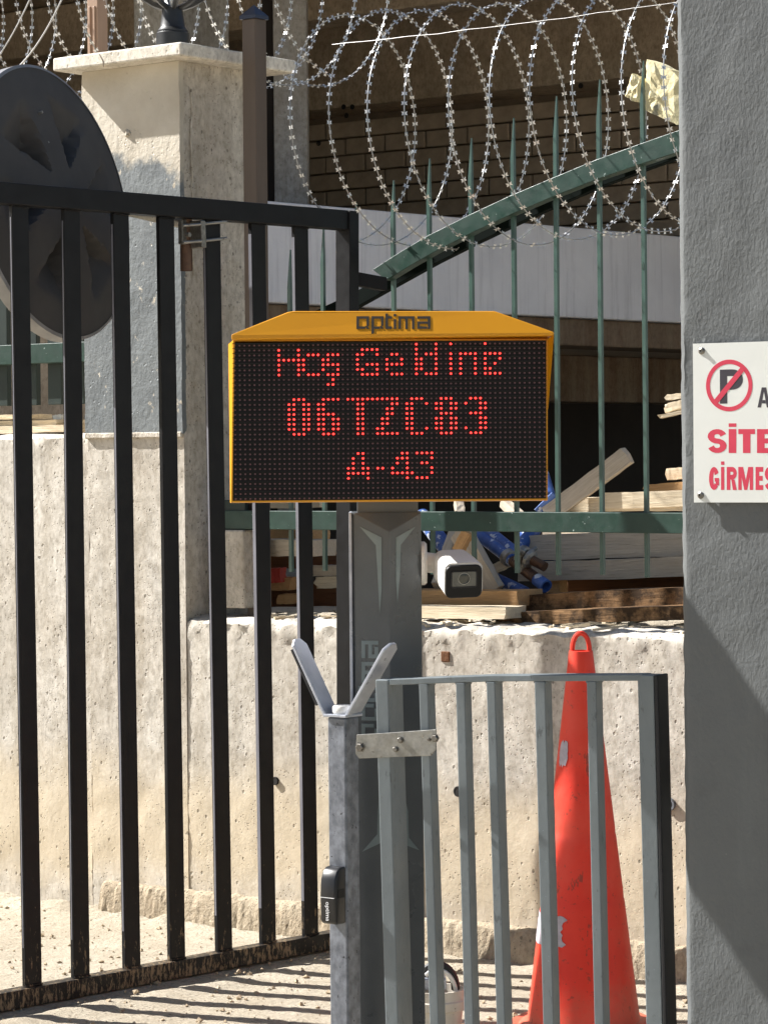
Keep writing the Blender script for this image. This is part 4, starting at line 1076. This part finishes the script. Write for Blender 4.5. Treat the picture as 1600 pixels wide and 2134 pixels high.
# totem
TD = 6.14
def TP(px, py, off=0.0): p = P(px, py, TD); return p - Vector((0, off, 0))
def totem():
    xl, xc, xr = TP(740, 1300).x, TP(812, 1300).x, TP(879, 1300).x
    zt = TP(812, 1040).z; t = thing('sign_totem', (xc, TD, 0), 'slim graphite totem with a ridged front carrying the led sign', 'totem')
    rd = 0.016; lean = 0.0
    sl = TP(735, 1300).x
    # body: five sided prism, top cut as a downward point
    zA = TP(740, 1068).z; zC = TP(812, 1108).z
    y0 = TD; yb = TD + 0.16
    prof = [(sl, y0 + 0.004), (xl, y0), (xc, y0 - rd), (xr, y0), (xr, yb), (sl, yb)]
    vs_ = [Vector((x, y, -0.05)) for x, y in prof] + [Vector((x, y, zA)) for x, y in prof]; vs_[8].z = zC
    # upper recessed bracket
    top = [Vector((x, y + 0.02, zt + 0.10)) for x, y in prof]
    n = 6
    fs = [tuple(reversed(range(6)))] + [(i, (i + 1) % n, n + (i + 1) % n, n + i) for i in range(n)]
    build('body', MB().add(vs_ + [], fs + [(6, 7, 8, 9, 10, 11)]), M['totem'], t, bevel=0.0015, segs=1)
    bx = MB().box(((xl + xr) / 2, TD + 0.075, (zA + zt) / 2 + 0.02), (xr - xl - 0.012, 0.13, zt - zA + 0.16))
    build('neck', bx, M['totem'], t, bevel=0.003)
    # sunlit left side, its brightness put into a pale strip
    def fy(x):                                    # y of the ridged front at world x
        return y0 - rd * ((x - xl) / (xc - xl) if x < xc else (xr - x) / (xr - xc))
    def facet(polys, name, m, off=0.0018):
        for poly in polys:
            pts = []
            for a, b in poly:
                p = TP(a, b); p = Vector((p.x, fy(p.x) - off, p.z)); pts.append(p)
            build(name, MB().prism(pts, (0, off + 0.0006, 0)), m, t)
    facet([[(749, 1097), (795, 1120), (795, 1232), (791, 1280), (788, 1222), (783, 1136)], [(866, 1097), (835, 1135), (833, 1200), (828, 1258), (825, 1210), (825, 1120)]], 'chevron', M['chevron'])
    facet([[(755, 1775), (786, 1738), (787, 1690), (792, 1640), (795, 1660), (795, 1755)], [(873, 1772), (852, 1746), (850, 1690), (838, 1640), (836, 1660), (837, 1757)]], 'chevron', M['chevron'])
    # vertical wordmark reading upwards: strokes in letter space (x along up, y to the right = down of the letter)
    s = []
    def rc(x0, y0_, x1, y1): s.append((x0, y0_, x1, y1))
    def o_(x, desc=0): rc(x, 0, x + 6, 27 + desc); rc(x + 6, 0, x + 27, 6); rc(x + 21, 6, x + 27, 20); rc(x + 6, 21, x + 19, 27)
    o_(0); o_(32, 10); rc(62, -7, 68, 27); rc(68, 0, 76, 6); rc(68, 21, 76, 27); rc(81, 8, 87, 27); rc(81, -5, 87, 1)
    rc(92, 0, 98, 27); rc(98, 0, 126, 6); rc(106, 6, 112, 27); rc(120, 6, 126, 27)
    rc(132, 0, 160, 6); rc(154, 6, 160, 27); rc(132, 11, 154, 17); rc(132, 17, 138, 27); rc(138, 21, 150, 27)
    mb = MB(); K = 1.30
    for x0, y0_, x1, y1 in s:
        q = []
        for a, b in ((x0, y0_), (x1, y0_), (x1, y1), (x0, y1)):
            p = TP(753 + b * K, 1543 - a * K); q.append(Vector((p.x, fy(p.x) - 0.0022, p.z)))
        mb.prism(q, (0, 0.0028, 0))
    build('wordmark', mb, M['chevron'], t)
    build('sunlit_side', MB().box((sl - 0.0035, TD + 0.075, (zA - 0.05) / 2), (0.006, 0.155, zA + 0.05)), M['fork'], t, bevel=0.001)  # pale steel stands for sun on the totem's left side
totem()

# ================================================================= surveillance camera
def cctv():
    w = TP(883, 1175); w.y = TD + 0.05
    t = thing('surveillance_camera', w, 'white bullet surveillance camera mounted on the side of the totem', 'camera')
    Mx = Matrix((UP, Vector((0, 1, 0)), Vector((1, 0, 0)))).transposed()
    xr = TP(879, 1300).x
    build('wall_plate', MB().lathe((xr, TD + 0.03, w.z), [(0.047, 0), (0.047, 0.007), (0.042, 0.012), (0.02, 0.013)], 28, Matrix((Vector((0, 1, 0)), UP, Vector((1, 0, 0)))).transposed()), M['white_plastic'], t, smooth=True)
    build('arm', MB().tube([(xr + 0.008, TD + 0.03, w.z + 0.002), (xr + 0.03, TD + 0.03, w.z), (xr + 0.055, TD + 0.02, w.z - 0.008)], [0.022, 0.021, 0.019], 16), M['white_plastic'], t, smooth=True)
    fc = P(966, 1211, 5.99)                       # centre of the front face
    yaw, pit = R(7.0), R(8.5)
    fwd = Vector((math.sin(yaw) * math.cos(pit), -math.cos(yaw) * math.cos(pit), -math.sin(pit)))
    rt = Vector((math.cos(yaw), math.sin(yaw), 0)); up = rt.cross(fwd); up = up if up.z > 0 else -up
    rt = (rt + UP * 0.03).normalized()
    def rr(cx, cz, w_, h_, rad, y):                # rounded rect ring at distance y behind the front
        pts = []
        for qx, qz, a0 in ((1, 1, 0), (-1, 1, 90), (-1, -1, 180), (1, -1, 270)):
            for k in range(5):
                a = R(a0 + 90 * k / 4)
                pts.append(fc - fwd * y + rt * (cx + qx * (w_ / 2 - rad) + rad * math.cos(a)) + up * (cz + qz * (h_ / 2 - rad) + rad * math.sin(a)))
        return pts
    def loft(rings, name, m, par):
        mb = MB(); n = len(rings[0]); vs_ = [p for r in rings for p in r]; fs = []
        for i in range(len(rings) - 1):
            for k in range(n): fs.append((i * n + k, i * n + (k + 1) % n, (i + 1) * n + (k + 1) % n, (i + 1) * n + k))
        fs.append(tuple(range(n))); fs.append(tuple((len(rings) - 1) * n + k for k in reversed(range(n))))
        return build(name, MB().add(vs_, fs), m, par, smooth=True)
    loft([rr(0, 0.002, .079, .071, .013, .004), rr(0, 0.002, .081, .073, .014, .006), rr(0, 0.001, .081, .072, .016, .08), rr(0, .0, .078, .068, .02, .18), rr(0, 0, .06, .05, .02, .19)], 'housing', M['white_plastic'], t)
    loft([rr(0.0, -0.001, .074, .066, .012, -.002), rr(0.0, -0.001, .077, .069, .013, .0), rr(0, -0.001, .077, .069, .013, .012)], 'front_bezel', M['cam_black'], t)
    fr_ = loft([rr(0, .004, .056, .036, .005, -.0042), rr(0, .004, .058, .038, .006, -.001)], 'window_frame', M['rubber'], t)
    loft([rr(0, .005, .050, .030, .003, -.0056), rr(0, .005, .050, .030, .003, -.003)], 'window', M['lens'], t)
    Mz = Matrix((rt, up, fwd)).transposed()
    build('lens_ring', MB().lathe(fc + up * .006 + fwd * .0056, [(.0125, 0), (.0125, .0008), (.0115, .0008), (.0115, 0)], 28, Mz, cap=False), M['galv'], t, smooth=True)
    build('lens', MB().lathe(fc + up * .006 + fwd * .0056, [(.0112, 0), (.008, .001), (.001, .0016)], 28, Mz), M['lens2'], t, smooth=True)
cctv()

# ================================================================= fork post (barrier arm rest)
E = Vector((0.800, -0.600, 0)); EN = Vector((-0.600, -0.800, 0))      # E: right face normal, EN: left face normal
def fork_post():
    c = P(720, 1600, 5.99); top = P(720, 1497, 5.99).z
    base = Vector((c.x, c.y, 0)); t = thing('fork_post', base, 'worn grey square post with a v shaped steel fork on top', 'post')
    w = 0.047
    cen = Vector((c.x, c.y, 0)) - (E + EN) * 0  # corner edge towards the camera sits at px 720
    corner = Vector((c.x, c.y, 0)); cen = corner - (E + EN) * w / 2
    build('tube', MB().bar(cen - UP * 0.05, cen + UP * top, E, w, EN, w), M['post'], t, bevel=0.0035)
    build('cap_plate', MB().box(cen + UP * (top + 0.004), (w + 0.012, w + 0.012, 0.006), Matrix((E, -EN, UP)).transposed()), M['fork'], t, bevel=0.001)
    build('puck', MB().lathe(cen + UP * (top + 0.0075), [(0.022, 0), (0.0235, 0.003), (0.0235, 0.013), (0.021, 0.017)], 28), M['white_plastic'], t, smooth=True)
    # fork arms: flat steel leaning outwards, chamfered tips
    e = Vector((0.857, -0.515, 0)); wv = Vector((0.515, 0.857, 0))
    for sg, tip_px, tip_py in ((-1, 614, 1336), (1, 826, 1341)):
        foot = cen + UP * (top + 0.003) + e * sg * 0.026
        Lh = P(tip_px, tip_py, 5.99).z - foot.z
        tip = foot + e * sg * (0.085 if sg < 0 else 0.100) + UP * Lh
        ax = (tip - foot).normalized(); nn = ax.cross(wv).normalized()
        hw = 0.026; cth = 0.010
        poly = [foot - wv * hw, foot + wv * hw, tip + wv * (hw) - ax * 0.014, tip + wv * (hw - 0.016), tip - wv * (hw - 0.016), tip - wv * hw - ax * 0.014]
        build('fork_arm', MB().prism(poly, nn * 0.007), M['fork'], t, bevel=0.0015)
        if sg < 0: build('rubber_strip', MB().bar(foot - wv * (hw - 0.004) + nn * (0.0105 if sg < 0 else -0.0035) + ax * 0.03, tip - wv * (hw - 0.004) + nn * (0.0105 if sg < 0 else -0.0035) - ax * 0.02, wv, 0.007, nn, 0.005), M['rubber'] if sg < 0 else M['fork'], t)
    # photocell on the sunlit face
    pc = corner - E * 0.022 + EN * 0.0; pz0, pz1 = P(700, 1925, 5.99).z, P(700, 1806, 5.99).z
    ph = thing('photocell', Vector((pc.x, pc.y, pz0)) + EN * 0.015, 'small black photocell box fixed to the fork post', 'sensor')
    Rw, Dp = 0.040, 0.036; prof = []
    H = pz1 - pz0; side = []
    for k in range(9): # rounded top in the side view
        a = R(90 * k / 8); side.append((Dp - 0.024 + 0.024 * math.sin(a) if False else Dp * (1 - 0.0) , 0))
    mb = MB(); o3 = Vector((pc.x, pc.y, pz0)); ww = Rw / 2
    sect = [(0, 0.0), (Dp - 0.006, 0.0), (Dp, 0.006), (Dp + 0.002, H * 0.5), (Dp - 0.001, H * 0.78), (Dp - 0.008, H * 0.92), (Dp - 0.018, H * 0.985), (0, H)]
    mb.prism([o3 + E * ww + EN * a + UP * h for a, h in sect], -E * Rw)
    bd = build('body', mb, M['photocell'], ph, bevel=0.004, segs=3, smooth=True)
    build('sensor_window', MB().prism([o3 + E * (ww + 0.0006) + EN * a + UP * h for a, h in [(0.006, H * 0.46), (Dp - 0.008, H * 0.46), (Dp - 0.008, H * 0.62), (0.006, H * 0.62)]], -E * 0.002), M['cam_black'], ph)
    build('seam', MB().box(o3 + EN * (Dp + 0.001) + UP * H * 0.47, (Rw * 0.9, 0.003, 0.0012), Matrix((E, -EN, UP)).transposed()), M['white_print'], ph)
    tm = text_mesh('optima', 0.0145, 0.0, 0.0004)
    fo = bpy.data.objects.new('print', tm); C.objects.link(fo); tm.materials.append(M['white_print']); fo.parent = ph
    Mt = Matrix((-UP, E, EN)).transposed()           # text runs down, letter tops point along E
    fo.matrix_local = Matrix.Translation(o3 + EN * (Dp + 0.0012) + UP * (H * 0.40) - E * 0.004 - ph.location) @ Mt.to_4x4()
    return t
def text_mesh(s, size, offset=0.0, ext=0.0005, xs=1.0, spacing=1.0):
    cu = bpy.data.curves.new('txt', 'FONT'); cu.body = s; cu.size = size; cu.offset = offset; cu.extrude = ext; cu.space_character = spacing
    ob = bpy.data.objects.new('txt', cu); C.objects.link(ob); dg = bpy.context.evaluated_depsgraph_get(); dg.update()
    me = bpy.data.meshes.new_from_object(ob.evaluated_get(dg)); bpy.data.objects.remove(ob)
    if xs != 1.0:
        for v in me.vertices: v.co.x *= xs
    return me
fork_post()

# ================================================================= grey pedestrian gate
SG0 = (0.54, 5.655); SA = Vector((0.894, -0.447, 0)).normalized(); SN = Vector((SA.y, -SA.x, 0))    # SN faces the camera
def sgp(px, py): return VP(px, py, SG0, SA)
def small_gate():
    o = sgp(1100, 2000); t = thing('grey_gate', (o.x, o.y, 0), 'low grey steel bar gate in front of the orange cone', 'gate')
    # (left px of front face at y 1700, at y 2134, width, depth)
    bars = [(790, 803, 0.029, 0.07, 'post'), (881, 895, 0.020, 0.036, 'bar'), (956, 967, 0.020, 0.034, 'bar'), (1021, 1034, 0.019, 0.040, 'bar'), (1120, 1131, 0.023, 0.036, 'bar'), (1228, 1238, 0.020, 0.036, 'bar'), (1335, 1346, 0.034, 0.05, 'post')]
    def topz(px): 
        if px < 1020: return sgp(px, 1416 - (px - 790) * 0.035).z
        return sgp(px, 1408 - (px - 1020) * 0.006).z
    th = 0.0125
    for x0, x1, w, d, nm in bars:
        A = sgp(x0, 1700); B = sgp(x1, 2134); dr = (A - B)
        off = SA * w / 2 - SN * d / 2
        zt = topz(x0) - (th if nm == 'bar' else 0.001); top = B + dr * ((zt - B.z) / dr.z); bot = B + dr * ((0.10 - B.z) / dr.z)
        build('gate_' + nm if nm == 'post' else nm, MB().bar(bot + off, top + off, SA, w, SN, d), M['grey_gate'], t, bevel=0.002)
        if nm == 'bar':   # weld collar under the rail
            build('weld', MB().bar(top + off - UP * 0.004, top + off - UP * 0.0005, SA, w + 0.006, SN, d - 0.008), M['grey_gate'], t)
    # top rail in two straight lengths between posts
    pts = [sgp(812, 1416), sgp(1020, 1408), sgp(1338, 1406)]
    vs_ = []
    for p in pts: vs_ += [p - UP * th + SN * 0.0, p + SN * 0.0, p - SN * 0.05, p - UP * th - SN * 0.05]
    fs = [(0, 1, 2, 3), (8, 11, 10, 9)]
    for i in (0, 4):
        for k in range(4): fs.append((i + k, i + 4 + k, i + 4 + (k + 1) % 4, i + (k + 1) % 4))
    build('top_rail', MB().add(vs_, fs), M['grey_gate'], t, bevel=0.0015)
    A = sgp(800, 2600); B = sgp(1346, 2600); A.z = B.z = 0.14
    build('bottom_rail', MB().bar(A, B, UP, 0.03, SN, 0.03), M['grey_gate'], t, bevel=0.002)
    # dark strip: shade of the closing post's right face put into colour
    A = sgp(1370, 1700); B = sgp(1381, 2134); dr = A - B; zt = topz(1335) - 0.0005
    top = B + dr * ((zt - B.z) / dr.z); bot = B + dr * ((0.10 - B.z) / dr.z); off = SA * 0.004 - SN * 0.028
    build('shaded_edge', MB().bar(bot + off, top + off, SA, 0.008, SN, 0.058), M['rubber'], t, bevel=0.002)
    # bracket plate and bolts
    b = thing('bracket_plate', sgp(832, 1550), 'bent galvanised bracket with bolts joining fork post and gate', 'bracket')
    a_ = [(750, 1530), (800, 1527), (830, 1525), (915, 1519)]; c_ = [(915, 1560), (905, 1574), (800, 1578), (755, 1580), (748, 1570)]
    def bpnt(x, y, o): return sgp(x, y) + SN * (0.012 + o)
    pts = [bpnt(x, y, 0) for x, y in a_ + c_]
    build('plate', MB().prism(pts, SN * 0.004), M['galv'], b, bevel=0.001)
    Mz = Matrix((SA, UP, SN)).transposed()
    for x, y, r in ((758, 1556, 0.0085), (842, 1541, 0.0055), (832, 1560, 0.005), (902, 1540, 0.003), (914, 1537, 0.007)):
        build('bolt', MB().lathe(bpnt(x, y, 0.004), [(r * 1.3, 0), (r * 1.3, 0.0015), (r, 0.0015), (r, 0.006), (r * 0.8, 0.007)], 6 if r > 0.006 else 10, Mz), M['bolt'], b)
small_gate()

# ================================================================= grey pillar with the sign
PL0 = (0.5755, 5.620); PA = Vector((0.85, -0.527, 0)).normalized(); PN = Vector((PA.y, -PA.x, 0))
def pp(px, py, o=0.0):
    q = VP(px, py, Vector((PL0[0], PL0[1], 0)) + PN * o, PA); return q
def pillar():
    a = pp(1405, 5); b = pp(1425, 2134)
    base = Vector((b.x, b.y, 0)); t = thing('grey_pillar', base, 'grey textured plaster gate pillar filling the right edge', 'pillar')
    d = a - b; W = 0.62; D = 0.45
    bot = b + d * ((-0.05 - b.z) / d.z); top = b + d * ((3.4 - b.z) / d.z)
    # front face as a displaced grid with a soft corner
    vs_, fs = [], []; nz, nw = 300, 60
    cols = [(-0.0, D, 0), (0.0, 0.015, 0), (0.007, 0.0072, 0), (0.0135, 0.0008, 0)] + [(0.016 + (W - 0.016) * k / nw, 0.0, 1) for k in range(nw + 1)] + [(W, D, 0)]
    n = len(cols)
    for j in range(nz + 1):
        p = bot.lerp(top, j / nz)
        for (x, y, f) in cols:
            wv = 0.0018 * fbm((x * 7, p.z * 7, 2)) if f else 0
            ed = 0.0022 * fbm((p.z * 24, y * 60, 6), 4) if (not f and y < 0.1) else 0
            vs_.append(p + PA * (x - ed) - PN * (y - wv))
    for j in range(nz):
        for i in range(n - 1):
            k_ = j * n + i; fs.append((k_, k_ + 1, k_ + n + 1, k_ + n))
    fs.append(tuple(range(n))); fs.append(tuple(nz * n + i for i in reversed(range(n))))
    build('shaft', MB().add(vs_, fs), M['pillar'], t, smooth=True)
pillar()
def no_parking():
    o_ = 0.009
    A = pp(1447, 716, o_); B = pp(1447, 1047, o_); w = 0.42
    A = Vector((B.x, B.y, A.z)); h = A.z - B.z
    t = thing('no_parking_sign', B, 'white no parking sign board with red lettering on the grey pillar', 'sign')
    # board slightly bowed off the wall
    n = 12; vs_, fs = [], []
    def bow(s, zf): return 0.010 * math.sin(min(1, s / w) * math.pi * 0.5) - 0.008 * max(0, 1 - s / 0.05) * (1 - zf)
    for f in (0.0, 0.003):
        for j in range(n + 1):
            for i in range(n + 1):
                s = w * i / n; z = h * j / n
                vs_.append(B + PA * s + UP * z + PN * (f))
    N = (n + 1) ** 2
    for j in range(n):
        for i in range(n):
            k_ = j * (n + 1) + i; fs.append((k_, k_ + n + 1, k_ + n + 2, k_ + 1)); fs.append((N + k_, N + k_ + 1, N + k_ + n + 2, N + k_ + n + 1))
    for i in range(n):
        for (a, b) in ((i, i + 1), ((n) * (n + 1) + i + 1, n * (n + 1) + i), ((i + 1) * (n + 1), i * (n + 1)), (i * (n + 1) + n, (i + 1) * (n + 1) + n)): fs.append((a, b, b + N, a + N))
    board = build('board', MB().add(vs_, fs), M['sign_white'], t)
    OFF = 0.003
    def sp(px, py, e): return pp(px, py, o_ + OFF + e)
    Mz = Matrix((PA, UP, PN)).transposed()
    c = sp(1519, 803, 0.0001); ry = (sp(1519, 749, 0).z - sp(1519, 857, 0).z) / 2; rx = (sp(1568, 803, 0) - sp(1471, 803, 0)).length / 2
    vs_, fs = [], []; sg = 64; tk = 0.0085
    for k_ in range(sg):
        a = 2 * math.pi * k_ / sg
        for q, e in ((1, 0), (1, 0.0002), (0, 0.0002), (0, 0)):
            vs_.append(c + PA * (rx - tk * (1 - q)) * math.cos(a) + UP * (ry - tk * (1 - q)) * math.sin(a) + PN * e)
    for k_ in range(sg):
        l = (k_ + 1) % sg
        for q in range(4): fs.append((k_ * 4 + q, l * 4 + q, l * 4 + (q + 1) % 4, k_ * 4 + (q + 1) % 4))
    build('prohibition_ring', MB().add(vs_, fs), M['sign_red'], t)
    a = math.radians(47); d1 = (PA * (rx - tk * 0.7) * math.cos(a) + UP * (ry - tk * 0.7) * math.sin(a)); dn = d1.normalized().cross(PN)
    build('prohibition_bar', MB().prism([c - d1 - dn * 0.0052 + PN * 0.0003, c + d1 - dn * 0.0052 + PN * 0.0003, c + d1 + dn * 0.0052 + PN * 0.0003, c - d1 + dn * 0.0052 + PN * 0.0003], PN * 0.0001), M['sign_red'], t)
    def letters(s, px0, pyb, pyt, px1, m, name, off, e=0.00015, cap_=True):
        """text fitted between photo columns and rows"""
        me = text_mesh(s, 0.05, off, 0.00005)
        xs_ = [v.co.x for v in me.vertices]; ys_ = [v.co.y for v in me.vertices]
        lo = sp(px0, pyb, e); wd = (sp(px1, pyb, e) - lo).dot(PA); ht = sp(px0, pyt, e).z - lo.z
        sx, sy = wd / (max(xs_) - min(xs_)), ht / (max(ys_) - min(ys_)); x0, y0 = min(xs_), min(ys_)
        for v in me.vertices: v.co.x = (v.co.x - x0) * sx; v.co.y = (v.co.y - y0) * sy
        ob = bpy.data.objects.new(name, me); C.objects.link(ob); me.materials.append(m); ob.parent = t
        ob.matrix_local = Matrix.Translation(lo - t.location) @ Mz.to_4x4()
    letters('P', 1500, 841, 770, 1548, M['sign_dark'], 'letter_p', 0.0014, 0.00015)
    def rc(x0, y0, x1, y1): return [(x0, y0), (x1, y0), (x1, y1), (x0, y1)]
    def strip(pts, wx, wy):                       # thick stroke along a centre line, as quads
        out = []; n_ = len(pts)
        off = []
        for i in range(n_):
            p0, p1 = pts[max(i - 1, 0)], pts[min(i + 1, n_ - 1)]; dx, dy = p1[0] - p0[0], p1[1] - p0[1]; l_ = math.hypot(dx, dy) or 1
            off.append((-dy / l_ * wx / 2, dx / l_ * wy / 2))
        for i in range(n_ - 1):
            (ax, ay), (bx, by) = pts[i], pts[i + 1]; (ox, oy), (qx, qy) = off[i], off[i + 1]
            out.append([(ax - ox, ay - oy), (bx - qx, by - qy), (bx + qx, by + qy), (ax + ox, ay + oy)])
        return out
    def arc(cx, cy, rx_, ry_, a0, a1, n_=12): return [(cx + rx_ * math.cos(R(a0 + (a1 - a0) * i / n_)), cy + ry_ * math.sin(R(a0 + (a1 - a0) * i / n_))) for i in range(n_ + 1)]
    def glyph(ch, k_):                            # k_ = stem width
        h_ = 0.21
        if ch == 'T': return [rc(0, 1 - h_, 1, 1), rc(.5 - k_ / 2, 0, .5 + k_ / 2, 1 - h_)]
        if ch == 'E': return [rc(0, 0, k_, 1), rc(k_, 1 - h_, 1, 1), rc(k_, .4, .93, .4 + h_), rc(k_, 0, 1, h_)]
        if ch == 'I': return [rc(0, 0, 1, 1), rc(0, 1.09, 1, 1.24)]
        if ch == 'S': return strip(arc(.5, .5 + .198, .5 - k_ / 2, .302 - h_ / 2, 12, 270) + arc(.5, .5 - .198, .5 - k_ / 2, .302 - h_ / 2, 90, -168)[1:], k_, h_)
        if ch == 'G': return strip(arc(.5, .5, .5 - k_ / 2, .5 - h_ / 2, 28, 318, 22), k_, h_) + [rc(.56, .36, 1, .52), rc(1 - k_ * .8, .20, 1, .36)]
        if ch == 'R': return [rc(0, 0, k_, 1)] + strip([(k_, 1 - h_ / 2), (.55, 1 - h_ / 2)] + arc(.55, .725, .45 - k_ / 2, .275 - h_ / 2, 80, -80, 8) + [(.55, .45 + h_ / 2), (k_, .45 + h_ / 2)], k_, h_) + [[(.45, .45), (.45 + k_ * .9, .45), (1, 0), (1 - k_ * 1.1, 0)]]
        if ch == 'M': return [rc(0, 0, k_ * .8, 1), rc(1 - k_ * .8, 0, 1, 1), [(k_ * .8, 1), (k_ * .8, .55), (.40, 0), (.5, 0), (.5, .42), (.33, 1)], [(.67, 1), (.5, .42), (.5, 0), (.60, 0), (1 - k_ * .8, .55), (1 - k_ * .8, 1)]]
        if ch == 'A': return [[(0, 0), (.28, 0), (.5, .80), (.5, 1), (.33, 1)], [(1, 0), (.67, 1), (.5, 1), (.5, .80), (.72, 0)], [(.345, .2), (.655, .2), (.61, .37), (.39, .37)]]
    def word(letters_, top_, bot_, m, name):
        mb = MB(); e = 0.00015
        for ch, x0, x1, k_ in letters_:
            for gi, poly in enumerate(glyph(ch, k_)):
                pts = [sp(x0 + (x1 - x0) * a_, bot_ - (bot_ - top_) * b_, e + gi * 0.000004) for a_, b_ in poly]
                mb.add(pts, [tuple(range(len(pts)))])
        build(name, mb, m, t)
    word([('A', 1578, 1605, .3)], 807, 849, M['sign_dark'], 'lettering')
    word([('S', 1474, 1514, .36), ('I', 1518, 1534, 1), ('T', 1538, 1573, .45), ('E', 1577, 1610, .48)], 894, 944, M['sign_red'], 'lettering')
    word([('G', 1477, 1498, .42), ('I', 1502, 1509, 1), ('R', 1514, 1535, .36), ('M', 1538, 1569, .29), ('E', 1574, 1590, .48), ('S', 1593, 1613, .42)], 973, 1021, M['sign_red'], 'lettering')
    for px, py in ((1462, 731), (1460, 1032)):
        build('screw', MB().lathe(sp(px, py, 0), [(0.007, 0), (0.007, 0.001), (0.004, 0.003), (0.0036, 0.005), (0.002, 0.005), (0.002, 0.002)], 16, Mz), M['bolt'], t, smooth=True)
        build('spacer', MB().lathe(sp(px, py, -0.0035), [(0.006, -0.0085), (0.006, 0)], 12, Mz), M['bolt'], t)
no_parking()
